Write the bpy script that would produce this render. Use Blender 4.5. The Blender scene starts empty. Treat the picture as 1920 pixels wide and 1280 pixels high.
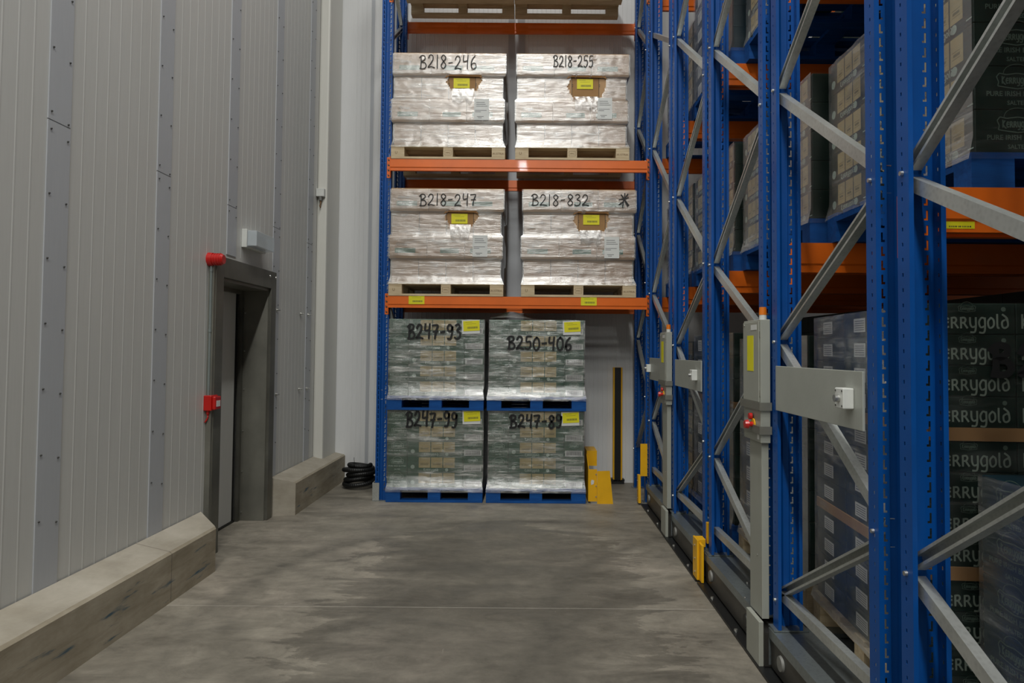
import bpy, bmesh, math, random
from mathutils import Vector, Matrix, noise
random.seed(7)
SC = bpy.context.scene
COL = SC.collection
PI = math.pi

# ------------------------------------------------------------------ camera
CAMH = 1.58
FPX = 1280.0
PITCH, ROLL = 0.034, 0.008
CX, CY = 995.0, 612.5                    # principal point of the cropped lens in the 1920x1280 frame
cam_d = bpy.data.cameras.new('camera')
cam = bpy.data.objects.new('camera', cam_d); COL.objects.link(cam)
cam_d.sensor_fit = 'HORIZONTAL'; cam_d.sensor_width = 36.0
cam_d.lens = FPX / 1920 * 36.0
cam_d.shift_x = -(CX - 960) / 1920
cam_d.shift_y = (CY - 640) / 1920
cam_d.clip_start = 0.05; cam_d.clip_end = 200
CAM_M = Matrix.Translation((0, 0, CAMH)) @ Matrix.Rotation(PI/2 + PITCH, 4, 'X') @ Matrix.Rotation(ROLL, 4, 'Z')
cam.matrix_world = CAM_M
SC.camera = cam

def P(px, py, Y=None, X=None, Z=None):
    """the point of the place seen at a pixel, on a plane of constant Y, X or Z"""
    d = CAM_M.to_3x3() @ Vector(((px - CX) / FPX, (CY - py) / FPX, -1))
    o = Vector((0, 0, CAMH))
    if Y is not None: t = Y / d.y
    elif X is not None: t = X / d.x
    else: t = (Z - CAMH) / d.z
    return o + d * t

# ------------------------------------------------------------------ view, world, lamps
SC.view_settings.view_transform = 'Standard'
SC.view_settings.look = 'None'
SC.view_settings.exposure = 0.0
SC.view_settings.gamma = 1.0
SC.view_settings.use_curve_mapping = False
w = bpy.data.worlds.new('hall'); SC.world = w; w.use_nodes = True
w.node_tree.nodes['Background'].inputs[0].default_value = (0.8, 0.86, 0.9, 1)
w.node_tree.nodes['Background'].inputs[1].default_value = 0.012

LAMP_Z = 8.6
for i, (x, y, p) in enumerate(((-0.35, 4.56, 100), (-0.35, 1.86, 130), (-0.35, -0.84, 160), (-0.35, -3.54, 190), (-0.35, -6.24, 220), (-0.35, -8.94, 220), (-0.35, -11.64, 220))):
    ld = bpy.data.lights.new('aisle_lamp', 'AREA'); ld.shape = 'RECTANGLE'
    ld.size = 0.28; ld.size_y = 1.3; ld.energy = p; ld.color = (1.0, 0.995, 0.945)
    lo = bpy.data.objects.new('aisle_lamp', ld); COL.objects.link(lo)
    lo.location = (x, y, LAMP_Z)

# ------------------------------------------------------------------ materials
def mat(name):
    m = bpy.data.materials.new(name); m.use_nodes = True
    nt = m.node_tree
    return m, nt, nt.nodes['Principled BSDF']

def setp(b, col=None, rough=None, metal=None, spec=None, coat=None):
    if col is not None: b.inputs['Base Color'].default_value = (*col, 1)
    if rough is not None: b.inputs['Roughness'].default_value = rough
    if metal is not None: b.inputs['Metallic'].default_value = metal
    if spec is not None: b.inputs['Specular IOR Level'].default_value = spec
    if coat is not None: b.inputs['Coat Weight'].default_value = coat

def s2l(*c):
    return tuple((v/255/12.92 if v <= 10 else ((v/255 + .055)/1.055)**2.4) for v in c)

def nd(nt, t, **kw):
    n = nt.nodes.new(t)
    for k, v in kw.items(): setattr(n, k, v)
    return n

def coords(nt, scale=(1,1,1), kind='pos', rot=(0,0,0)):
    mp = nd(nt, 'ShaderNodeMapping'); mp.inputs['Scale'].default_value = scale; mp.inputs['Rotation'].default_value = rot
    if kind == 'pos':
        g = nd(nt, 'ShaderNodeNewGeometry'); nt.links.new(g.outputs['Position'], mp.inputs['Vector'])
    else:
        g = nd(nt, 'ShaderNodeTexCoord'); nt.links.new(g.outputs['Object'], mp.inputs['Vector'])
    return mp.outputs['Vector']

def noise_n(nt, vec, scale, detail=4, rough=.55, dist=0):
    n = nd(nt, 'ShaderNodeTexNoise'); n.inputs['Scale'].default_value = scale
    n.inputs['Detail'].default_value = detail; n.inputs['Roughness'].default_value = rough
    n.inputs['Distortion'].default_value = dist
    nt.links.new(vec, n.inputs['Vector']); return n.outputs['Fac']

def ramp(nt, fac, stops):
    r = nd(nt, 'ShaderNodeValToRGB'); el = r.color_ramp.elements
    while len(el) > 1: el.remove(el[-1])
    el[0].position = stops[0][0]; c = stops[0][1]; el[0].color = (*c, 1) if len(c) == 3 else c
    for p, c in stops[1:]:
        e = el.new(p); e.color = (*c, 1) if len(c) == 3 else c
    nt.links.new(fac, r.inputs['Fac']); return r.outputs['Color']

def mix(nt, fac, a, b, mode='MIX'):
    m = nd(nt, 'ShaderNodeMix', data_type='RGBA', blend_type=mode)
    for sock, v in ((m.inputs[0], fac), (m.inputs[6], a), (m.inputs[7], b)):
        if isinstance(v, (int, float)): sock.default_value = v
        elif isinstance(v, tuple): sock.default_value = (*v, 1) if len(v) == 3 else v
        else: nt.links.new(v, sock)
    return m.outputs[2]

def math_n(nt, op, a, b=0.0, c=0.0):
    m = nd(nt, 'ShaderNodeMath', operation=op)
    for i, v in enumerate((a, b, c)):
        if isinstance(v, (int, float)): m.inputs[i].default_value = v
        else: nt.links.new(v, m.inputs[i])
    return m.outputs[0]

def bump(nt, b, h, strength=.2, dist=.01):
    n = nd(nt, 'ShaderNodeBump'); n.inputs['Strength'].default_value = strength; n.inputs['Distance'].default_value = dist
    nt.links.new(h, n.inputs['Height']); nt.links.new(n.outputs['Normal'], b.inputs['Normal'])

def g3(v): return (v, v, v)

def simple(name, col, rough=.5, metal=0, var=.06, scale=8, spec=.5, coat=0, kind='obj', bmp=0):
    m, nt, b = mat(name); setp(b, col, rough, metal, spec, coat)
    n = noise_n(nt, coords(nt, (1,1,1), kind), scale, 5)
    lo = tuple(c*(1-var*2) for c in col); hi = tuple(min(1, c*(1+var)) for c in col)
    nt.links.new(ramp(nt, n, [(.3, lo), (.7, hi)]), b.inputs['Base Color'])
    if bmp: bump(nt, b, noise_n(nt, coords(nt, (1,1,1), kind), 90, 2), bmp, .004)
    return m

M = {}
M['blue'] = simple('blue_paint', s2l(0, 72, 146), .4, 0, .07, 5, .35, 0)
M['orange'] = simple('orange_paint', s2l(230, 108, 22), .38, 0, .06, 4, .5, .1)
M['yellow'] = simple('yellow_paint', s2l(236, 178, 14), .45, 0, .06, 5)
M['white'] = simple('white_paint', s2l(206, 208, 206), .42, 0, .03, 3, .5)
M['cabinet'] = simple('cabinet_paint', s2l(156, 158, 149), .45, 0, .03, 6, .5, bmp=.05)
M['plate'] = simple('plate_paint', s2l(166, 169, 162), .42, 0.15, .03, 6, .5, bmp=.08)
M['plastic'] = simple('white_plastic', s2l(214, 216, 212), .4)
M['red'] = simple('red_plastic', s2l(190, 24, 18), .3, 0, .04, 5, .5, .3)
M['amber'] = simple('amber_plastic', s2l(225, 120, 20), .3, 0, .04, 5, .5, .3)
M['black'] = simple('black_plastic', s2l(22, 23, 24), .45, 0, .1, 12)
M['darkpanel'] = simple('dark_panel', s2l(62, 61, 58), .35, .3, .15, 4)
M['steel'] = simple('stainless_steel', s2l(134, 133, 124), .45, .5, .12, 3)
M['darksteel'] = simple('brushed_steel', s2l(116, 115, 107), .45, .6, .18, 2.5)
M['bolt'] = simple('zinc_bolt', s2l(200, 200, 196), .3, .9, .05)
M['screw'] = simple('dark_screw', s2l(74, 74, 72), .5, .3, .05)
M['ink'] = simple('marker_ink', s2l(16, 18, 20), .55, 0, .1, 30)
M['yellow_label'] = simple('yellow_label', s2l(226, 218, 22), .55, 0, .03, 10)
M['white_label'] = simple('white_label', s2l(214, 216, 214), .55, 0, .03, 10)
M['print'] = simple('label_print', s2l(60, 58, 50), .6, 0, .1, 10)
M['barprint'] = simple('barcode_print', s2l(92, 92, 96), .6, 0, .1, 10)
M['paleprint'] = simple('pale_print', s2l(176, 196, 184), .55, 0, .05, 10)
M['dimprint'] = simple('dim_pale_print', s2l(92, 112, 100), .6, 0, .05, 10)
M['midprint'] = simple('mid_pale_print', s2l(138, 152, 140), .6, 0, .05, 10)
M['greenprint'] = simple('green_print', s2l(16, 100, 62), .6, 0, .08, 10)
M['tan'] = simple('tan_pack_print', s2l(190, 172, 120), .5, 0, .08, 12)
M['tandark'] = simple('tan_pack_detail', s2l(120, 112, 66), .55, 0, .08, 12)
M['conduit'] = simple('grey_conduit', s2l(134, 142, 140), .4, .3)
M['rubber'] = simple('black_rubber', s2l(20, 21, 22), .45, 0, .1, 20)
M['greycap'] = simple('grey_cap', s2l(120, 120, 116), .5)
M['insidecap'] = simple('pipe_grey', s2l(150, 150, 146), .5)

def galv(name, col, rough):
    m, nt, b = mat(name); setp(b, col, rough, .75)
    v = nd(nt, 'ShaderNodeTexVoronoi'); v.inputs['Scale'].default_value = 60
    nt.links.new(coords(nt, (1,1,1), 'obj'), v.inputs['Vector'])
    n = noise_n(nt, coords(nt, (1,1,1), 'obj'), 4, 4)
    c1 = ramp(nt, v.outputs['Distance'], [(0, tuple(x*.88 for x in col)), (.6, tuple(min(1, x*1.05) for x in col))])
    c2 = ramp(nt, n, [(.3, g3(.75)), (.7, g3(1.0))])
    nt.links.new(mix(nt, 1.0, c1, c2, 'MULTIPLY'), b.inputs['Base Color'])
    return m
M['galv'] = galv('galvanised_steel', s2l(206, 210, 208), .38)
M['galvdark'] = galv('galvanised_plate', s2l(150, 158, 160), .38)

# wall sheet
def wall_mat(name, col, streak=.03):
    m, nt, b = mat(name); setp(b, col, .42, 0, .45)
    n = noise_n(nt, coords(nt, (1, 1, .25)), 1.6, 4)
    f = noise_n(nt, coords(nt, (30, 30, 2)), 3, 3)
    c1 = ramp(nt, n, [(.3, tuple(x*(1-streak*1.5) for x in col)), (.7, tuple(min(1, x*(1+streak)) for x in col))])
    nt.links.new(mix(nt, .5, c1, ramp(nt, f, [(.35, g3(.94)), (.65, g3(1.0))]), 'MULTIPLY'), b.inputs['Base Color'])
    return m
M['wall'] = wall_mat('wall_sheet', s2l(199, 199, 196))
M['strip'] = wall_mat('cover_strip_sheet', s2l(180, 183, 188))
M['backwall'] = wall_mat('back_wall_sheet', s2l(222, 223, 224))
M['column'] = wall_mat('column_sheet', s2l(214, 213, 206), .01)
M['ceil'] = wall_mat('ceiling_sheet', s2l(150, 150, 148))

# concrete floor
m, nt, b = mat('concrete_floor'); M['floor'] = m; setp(b, rough=.55, spec=.4)
n1 = noise_n(nt, coords(nt, (1, 1, 1)), .55, 6, .62, .4)
n2 = noise_n(nt, coords(nt, (.9, 2.6, 1)), 1.5, 8, .68, .6)
n3 = noise_n(nt, coords(nt, (1, 1, 1)), 9, 8, .7)
n4 = noise_n(nt, coords(nt, (1, 1.9, 1), rot=(0, 0, .2)), 2.6, 12, .82, 1.2)
base = ramp(nt, n1, [(.34, s2l(120, 114, 103)), (.52, s2l(144, 138, 126)), (.7, s2l(167, 158, 145))])
st = ramp(nt, n2, [(.34, g3(.62)), (.5, g3(.92)), (.62, g3(1.12))])
c = mix(nt, .8, base, st, 'MULTIPLY')
c = mix(nt, .8, c, ramp(nt, n3, [(.32, g3(.80)), (.65, g3(1.12))]), 'MULTIPLY')
sep = nd(nt, 'ShaderNodeSeparateXYZ'); g = nd(nt, 'ShaderNodeNewGeometry'); nt.links.new(g.outputs['Position'], sep.inputs[0])
c = mix(nt, .75, c, ramp(nt, n4, [(.34, g3(.66)), (.48, g3(.95)), (.62, g3(1.15))]), 'MULTIPLY')
# worn dark driving band in the middle of the aisle
gx = math_n(nt, 'ABSOLUTE', math_n(nt, 'ADD', sep.outputs[0], .25))
wob = math_n(nt, 'MULTIPLY', math_n(nt, 'SUBTRACT', n2, .5), 1.6)
far = math_n(nt, 'MULTIPLY', math_n(nt, 'MAXIMUM', math_n(nt, 'SUBTRACT', sep.outputs[1], 5.7), 0), 1.3)
band = ramp(nt, math_n(nt, 'ADD', math_n(nt, 'ADD', gx, wob), far), [(.6, g3(.52)), (1.0, g3(.72)), (1.75, g3(1.0))])
c = mix(nt, .85, c, band, 'MULTIPLY')
# rubber scuffs: thin rings and streaks
def ringmark(cx, cy, r, wd, amt, c):
    dx = math_n(nt, 'SUBTRACT', sep.outputs[0], cx); dy = math_n(nt, 'SUBTRACT', sep.outputs[1], cy)
    rr = math_n(nt, 'SQRT', math_n(nt, 'ADD', math_n(nt, 'MULTIPLY', dx, dx), math_n(nt, 'MULTIPLY', dy, dy)))
    rr = math_n(nt, 'ADD', rr, math_n(nt, 'MULTIPLY', math_n(nt, 'SUBTRACT', n1, .5), .25))
    dd = math_n(nt, 'DIVIDE', math_n(nt, 'ABSOLUTE', math_n(nt, 'SUBTRACT', rr, r)), wd)
    fac = math_n(nt, 'MULTIPLY', math_n(nt, 'SUBTRACT', 1.0, math_n(nt, 'MINIMUM', dd, 1.0)), math_n(nt, 'MULTIPLY', ramp(nt, n2, [(.4, g3(0)), (.6, g3(1))]), amt))
    return mix(nt, fac, c, s2l(58, 56, 52))
for a in ((-.1, 4.6, 1.75, .16, .5), (.2, 4.2, 2.15, .10, .4), (2.4, 3.9, 2.3, .12, .5), (1.8, 2.9, 1.9, .14, .45)):
    c = ringmark(*a, c)
# sparse pale scratches
sc_ = noise_n(nt, coords(nt, (14, 1.6, 1), rot=(0, 0, .35)), 2.2, 6, .75, .3)
c = mix(nt, ramp(nt, sc_, [(.66, g3(0)), (.74, g3(.35))]), c, s2l(186, 180, 170))
sc2 = noise_n(nt, coords(nt, (2.0, 11, 1), rot=(0, 0, .15)), 2.0, 6, .75, .3)
c = mix(nt, ramp(nt, sc2, [(.67, g3(0)), (.75, g3(.3))]), c, s2l(180, 174, 164))
# saw-cut joint with pale dust
jl = math_n(nt, 'LESS_THAN', math_n(nt, 'ABSOLUTE', math_n(nt, 'SUBTRACT', sep.outputs[1], 4.24)), .004)
c = mix(nt, math_n(nt, 'MULTIPLY', jl, math_n(nt, 'MULTIPLY', n4, .8)), c, s2l(196, 190, 180))
nt.links.new(c, b.inputs['Base Color'])
nt.links.new(ramp(nt, n2, [(.3, g3(.42)), (.7, g3(.66))]), b.inputs['Roughness'])
bump(nt, b, n3, .12, .004)

# kerb concrete
m, nt, b = mat('kerb_concrete'); M['kerb'] = m; setp(b, rough=.75, spec=.3)
n1 = noise_n(nt, coords(nt), 2.2, 8, .65); n2 = noise_n(nt, coords(nt, (1, .5, 3)), 4, 6, .7, .5)
c = ramp(nt, n1, [(.3, s2l(156, 148, 133)), (.7, s2l(186, 179, 166))])
c = mix(nt, .6, c, ramp(nt, n2, [(.3, g3(.78)), (.6, g3(1.03))]), 'MULTIPLY')
sep = nd(nt, 'ShaderNodeSeparateXYZ'); g = nd(nt, 'ShaderNodeNewGeometry'); nt.links.new(g.outputs['Position'], sep.inputs[0])
side = math_n(nt, 'GREATER_THAN', nd_n := math_n(nt, 'ABSOLUTE', sep.outputs[0]), -1)  # keeps node order simple
facex = nd(nt, 'ShaderNodeSeparateXYZ'); nt.links.new(g.outputs['Normal'], facex.inputs[0])
dirt = math_n(nt, 'MULTIPLY', math_n(nt, 'GREATER_THAN', facex.outputs[0], .6), .9)
c = mix(nt, dirt, c, mix(nt, 1.0, c, ramp(nt, n2, [(.3, s2l(226, 220, 206)), (.7, s2l(255, 252, 246))]), 'MULTIPLY'))
sc_ = noise_n(nt, coords(nt, (1, 1.3, 9), rot=(.45, 0, 0)), 1.7, 5, .6, .2)
zlim = math_n(nt, 'LESS_THAN', sep.outputs[2], .26)
scf = math_n(nt, 'MULTIPLY', math_n(nt, 'MULTIPLY', ramp(nt, sc_, [(.60, g3(0)), (.68, g3(.85))]), zlim), math_n(nt, 'GREATER_THAN', facex.outputs[0], .6))
c = mix(nt, scf, c, s2l(44, 84, 104))
jl = math_n(nt, 'LESS_THAN', math_n(nt, 'ABSOLUTE', math_n(nt, 'SUBTRACT', sep.outputs[1], 4.285)), .004)
c = mix(nt, math_n(nt, 'MULTIPLY', jl, .6), c, s2l(96, 90, 80))
nt.links.new(c, b.inputs['Base Color']); bump(nt, b, n1, .15, .006)

# woods and board
def wood(name, c1, c2, sc=(2, 18, 18)):
    m, nt, b = mat(name); setp(b, rough=.7, spec=.3)
    n = noise_n(nt, coords(nt, sc, 'obj'), 2.5, 6, .6, .6)
    n2 = noise_n(nt, coords(nt, (1,1,1), 'obj'), 3, 3)
    c = mix(nt, .6, ramp(nt, n, [(.3, c1), (.7, c2)]), ramp(nt, n2, [(.3, g3(.8)), (.7, g3(1.05))]), 'MULTIPLY')
    nt.links.new(c, b.inputs['Base Color']); bump(nt, b, n, .15, .003); return m
M['wood'] = wood('pallet_wood', s2l(186, 164, 130), s2l(218, 200, 168))
M['bluewood'] = wood('blue_painted_wood', s2l(6, 66, 134), s2l(14, 86, 162))
M['brand'] = simple('burnt_brand', s2l(120, 92, 62), .7)
M['card'] = simple('brown_cardboard', s2l(182, 148, 112), .75, 0, .05, 6, .2)
M['cardopen'] = simple('open_brown_cardboard', s2l(160, 124, 84), .78, 0, .05, 6, .2)
M['cardtear'] = simple('torn_cardboard_edge', s2l(146, 108, 70), .8, 0, .08, 12, .2)
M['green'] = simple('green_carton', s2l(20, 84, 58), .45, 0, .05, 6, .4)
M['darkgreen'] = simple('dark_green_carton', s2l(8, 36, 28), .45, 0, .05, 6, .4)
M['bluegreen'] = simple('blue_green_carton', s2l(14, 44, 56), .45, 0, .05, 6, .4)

def film(name, haze, streak, rough=.2, gloss=.16, fr=1.0, k=1.0, cols=s2l(226, 226, 222)):
    m, nt, b = mat(name); nt.nodes.remove(b)
    out = nt.nodes['Material Output']
    tr = nd(nt, 'ShaderNodeBsdfTransparent'); df = nd(nt, 'ShaderNodeBsdfDiffuse'); df.inputs['Color'].default_value = (*cols, 1)
    gl = nd(nt, 'ShaderNodeBsdfGlossy'); gl.inputs['Roughness'].default_value = rough; gl.inputs['Color'].default_value = (.95, .95, .95, 1)
    s1 = noise_n(nt, coords(nt, (1.0*k, 1.0*k, 13*k)), 1.5, 5, .65, .5)
    s2 = noise_n(nt, coords(nt, (2.2*k, 2.2*k, 16*k), rot=(0.25, .28, 0)), 2.2, 6, .7, 1.0)
    s3 = noise_n(nt, coords(nt, (1, 1, 2.2)), 1.7, 3, .5, .3)
    a1 = ramp(nt, s1, [(.44, g3(0)), (.56, g3(.3)), (.65, g3(1))])
    a2 = ramp(nt, s2, [(.50, g3(0)), (.60, g3(.5)), (.68, g3(1))])
    big = ramp(nt, s3, [(.42, g3(.05)), (.60, g3(1))])
    h = math_n(nt, 'ADD', math_n(nt, 'MULTIPLY', math_n(nt, 'MULTIPLY', a1, big), streak), math_n(nt, 'MULTIPLY', math_n(nt, 'MULTIPLY', a2, big), streak*.9))
    h = math_n(nt, 'MINIMUM', math_n(nt, 'ADD', h, math_n(nt, 'MULTIPLY_ADD', big, haze*.6, haze*.7)), .92)
    m1 = nd(nt, 'ShaderNodeMixShader'); nt.links.new(h, m1.inputs[0]); nt.links.new(tr.outputs[0], m1.inputs[1]); nt.links.new(df.outputs[0], m1.inputs[2])
    lw = nd(nt, 'ShaderNodeFresnel'); lw.inputs['IOR'].default_value = 1.5
    f = math_n(nt, 'MINIMUM', math_n(nt, 'ADD', math_n(nt, 'MULTIPLY', lw.outputs[0], fr), gloss), .8)
    m2 = nd(nt, 'ShaderNodeMixShader'); nt.links.new(f, m2.inputs[0]); nt.links.new(m1.outputs[0], m2.inputs[1]); nt.links.new(gl.outputs[0], m2.inputs[2])
    bp = nd(nt, 'ShaderNodeBump'); bp.inputs['Strength'].default_value = .4; bp.inputs['Distance'].default_value = .012
    hh = math_n(nt, 'ADD', s1, math_n(nt, 'MULTIPLY', s2, .7)); nt.links.new(hh, bp.inputs['Height'])
    nt.links.new(bp.outputs[0], gl.inputs['Normal']); nt.links.new(bp.outputs[0], lw.inputs['Normal'])
    nt.links.new(m2.outputs[0], out.inputs[0]); return m
M['film_white'] = film('stretch_film_milky', .09, .40, .22, .18)
M['film_clear'] = film('stretch_film_clear', .022, .55, .20, .12)
M['film_dark'] = film('stretch_film_thin', .008, .05, .2, .0, .6)
M['film_side'] = film('stretch_film_side', .07, .36, .22, .035, .3, 1.8)
M['film_pale'] = film('stretch_film_cloudy', .16, .40, .25, .02, .4, 2.2)
m, nt, b = mat('clear_plastic'); M['clear'] = m; setp(b, s2l(205, 214, 220), .12); b.inputs['Alpha'].default_value = .6

# ------------------------------------------------------------------ mesh helpers
class MB:
    def __init__(s): s.bm = bmesh.new()
    def quad(s, *pts, smooth=False):
        f = s.bm.faces.new([s.bm.verts.new(p) for p in pts]); f.smooth = smooth; return f
    def box(s, x0, x1, y0, y1, z0, z1, mtx=None, mi=0):
        c = [(x, y, z) for z in (z0, z1) for y in (y0, y1) for x in (x0, x1)]
        v = [s.bm.verts.new(mtx @ Vector(p) if mtx else p) for p in c]
        for q in ((0,2,3,1), (4,5,7,6), (0,1,5,4), (2,6,7,3), (0,4,6,2), (1,3,7,5)):
            s.bm.faces.new([v[i] for i in q]).material_index = mi
        return s
    def prism(s, pts, d0, d1, axis='y', mi=0):
        """polygon pts extruded along axis"""
        def mk(p, d):
            return {'x': (d, p[0], p[1]), 'y': (p[0], d, p[1]), 'z': (p[0], p[1], d)}[axis]
        a = [s.bm.verts.new(mk(p, d0)) for p in pts]; b = [s.bm.verts.new(mk(p, d1)) for p in pts]
        n = len(pts)
        s.bm.faces.new(a); s.bm.faces.new(b[::-1])
        for i in range(n): s.bm.faces.new((a[i], b[i], b[(i+1) % n], a[(i+1) % n]))
        return s
    def cyl(s, p0, p1, r0, r1=None, seg=16, caps=True):
        p0, p1 = Vector(p0), Vector(p1); r1 = r0 if r1 is None else r1
        d = (p1-p0).normalized(); u = d.orthogonal().normalized(); v = d.cross(u)
        A = [s.bm.verts.new(p0 + (u*math.cos(t)+v*math.sin(t))*r0) for t in [2*PI*i/seg for i in range(seg)]]
        B = [s.bm.verts.new(p1 + (u*math.cos(t)+v*math.sin(t))*r1) for t in [2*PI*i/seg for i in range(seg)]]
        for i in range(seg):
            f = s.bm.faces.new((A[i], A[(i+1) % seg], B[(i+1) % seg], B[i])); f.smooth = True
        if caps:
            s.bm.faces.new([s.bm.verts.new(q.co) for q in A[::-1]]); s.bm.faces.new([s.bm.verts.new(q.co) for q in B])
        return s
    def tube(s, pts, r, seg=10):
        pts = [Vector(p) for p in pts]; prev = None; u = None
        for i, p in enumerate(pts):
            t = (pts[min(i+1, len(pts)-1)] - pts[max(i-1, 0)]).normalized()
            u = t.orthogonal().normalized() if u is None else (u - t*u.dot(t)).normalized()
            v = t.cross(u); rr = r(i) if callable(r) else r
            ring = [s.bm.verts.new(p + (u*math.cos(2*PI*k/seg)+v*math.sin(2*PI*k/seg))*rr) for k in range(seg)]
            if prev:
                for k in range(seg):
                    f = s.bm.faces.new((prev[k], prev[(k+1) % seg], ring[(k+1) % seg], ring[k])); f.smooth = True
            else: s.bm.faces.new(ring[::-1])
            prev = ring
        s.bm.faces.new(prev); return s
    def mesh(s, name, *mats):
        bmesh.ops.recalc_face_normals(s.bm, faces=s.bm.faces[:])
        me = bpy.data.meshes.new(name); s.bm.to_mesh(me); s.bm.free()
        for m in mats: me.materials.append(M[m])
        return me
    def build(s, name, mats, parent=None, loc=(0,0,0), bevel=0):
        mats = (mats,) if isinstance(mats, str) else mats
        return link(name, s.mesh(name, *mats), parent, loc, bevel)

def link(name, me, parent=None, loc=(0,0,0), bevel=0, rot=None):
    o = bpy.data.objects.new(name, me); COL.objects.link(o); o.parent = parent; o.location = loc
    if rot: o.rotation_euler = rot
    if bevel:
        bv = o.modifiers.new('bevel', 'BEVEL'); bv.width = bevel; bv.segments = 2; bv.limit_method = 'ANGLE'
    return o

def tag(o, label=None, cat=None, group=None, kind=None):
    if label: o['label'] = label
    if cat: o['category'] = cat
    if group: o['group'] = group
    if kind: o['kind'] = kind
    return o

def thing(name, loc, label=None, cat=None, group=None, rz=0, kind=None):
    o = bpy.data.objects.new(name, None); COL.objects.link(o); o.location = loc; o.rotation_euler = (0, 0, rz)
    o.empty_display_size = .1
    return tag(o, label, cat, group, kind)

def copy_tree(o, parent=None):
    c = o.copy(); COL.objects.link(c); c.parent = parent
    for ch in o.children: copy_tree(ch, c)
    return c

# stroke lettering ---------------------------------------------------
G = {
 'B': (.66, [[(.14,.96),(.16,.5),(.14,0)], [(0,.82),(.2,1),(.48,.95),(.5,.72),(.18,.53),(.5,.47),(.64,.22),(.45,.03),(.05,.04)]]),
 '2': (.62, [[(.04,.74),(.18,.97),(.42,.92),(.46,.66),(.26,.34),(.02,.05),(.3,.09),(.62,.02)]]),
 '1': (.26, [[(.1,1),(.11,0)]]),
 '8': (.56, [[(.46,.86),(.26,1),(.08,.8),(.3,.52),(.5,.25),(.3,0),(.06,.2),(.24,.48),(.48,.74),(.46,.86)]]),
 '4': (.56, [[(.06,1),(.05,.56),(.42,.6)], [(.46,1),(.42,.5),(.42,0)]]),
 '6': (.55, [[(.42,1),(.16,.72),(.06,.3),(.24,.01),(.5,.14),(.46,.42),(.2,.42),(.08,.26)]]),
 '7': (.58, [[(0,.9),(.24,.93),(.5,.9),(.34,.5),(.26,0)], [(.1,.48),(.5,.52)]]),
 '5': (.56, [[(.52,1),(.14,.97),(.12,.58),(.4,.6),(.5,.3),(.3,.02),(.02,.08)]]),
 '9': (.58, [[(.46,.84),(.22,1),(.03,.78),(.18,.54),(.42,.62),(.48,.88),(.46,.4),(.32,.02),(.08,.02)]]),
 '3': (.54, [[(.05,.9),(.3,1),(.44,.78),(.2,.55),(.48,.4),(.44,.1),(.18,-.02),(0,.08)]]),
 '0': (.60, [[(.3,1),(.08,.75),(.06,.3),(.3,0),(.54,.3),(.5,.8),(.3,1)]]),
 '-': (.5, [[(.06,.46),(.42,.5)]]),
 '*': (.8, [[(.1,.55),(.4,.62),(.75,.7)], [(.25,.9),(.45,.6),(.7,.1)], [(.5,1),(.45,.5),(.1,.2)], [(.72,.95),(.42,.5),(.35,0)], [(.3,.85),(.5,.55),(.78,.15)]]),
 ' ': (.4, []),
 # uncial letters of the butter cartons
 'k': (.72, [[(.08,1),(.08,0)], [(.5,.92),(.1,.46),(.36,.12),(.62,-.1),(.8,-.12)]]),
 'e': (.58, [[(.5,.66),(.24,.76),(.04,.4),(.2,.0),(.5,.08)], [(.06,.4),(.48,.42)]]),
 'r': (.66, [[(.06,.76),(.07,0)], [(.04,.74),(.36,.76),(.46,.58),(.34,.4),(.1,.38)], [(.3,.38),(.6,0)]]),
 'y': (.62, [[(.04,.76),(.06,.3),(.22,.06),(.5,.12)], [(.54,.76),(.54,.1),(.44,-.3),(.1,-.32)]]),
 'g': (.64, [[(.56,.68),(.28,.76),(.05,.42),(.2,.04),(.54,.14)], [(.56,.74),(.56,-.1),(.42,-.36),(.1,-.34)]]),
 'o': (.62, [[(.3,.76),(.05,.5),(.1,.1),(.3,0),(.54,.2),(.52,.6),(.3,.76)]]),
 'l': (.3, [[(.08,1),(.09,.1),(.22,0)]]),
 'd': (.66, [[(.34,.62),(.06,.46),(.08,.1),(.3,0),(.54,.16),(.52,.5),(.34,.64)], [(.54,.4),(.46,.74),(.1,1.0)]]),
}
def smooth_pts(p, n=4):
    if len(p) < 3: return p
    out = []
    for i in range(len(p)-1):
        a = p[max(i-1, 0)]; b_, c_ = p[i], p[i+1]; d = p[min(i+2, len(p)-1)]
        for k in range(n):
            t = k/n
            out.append(tuple(.5*((2*b_[j]) + (-a[j]+c_[j])*t + (2*a[j]-5*b_[j]+4*c_[j]-d[j])*t*t + (-a[j]+3*b_[j]-3*c_[j]+d[j])*t**3) for j in (0, 1)))
    out.append(p[-1]); return out
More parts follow.
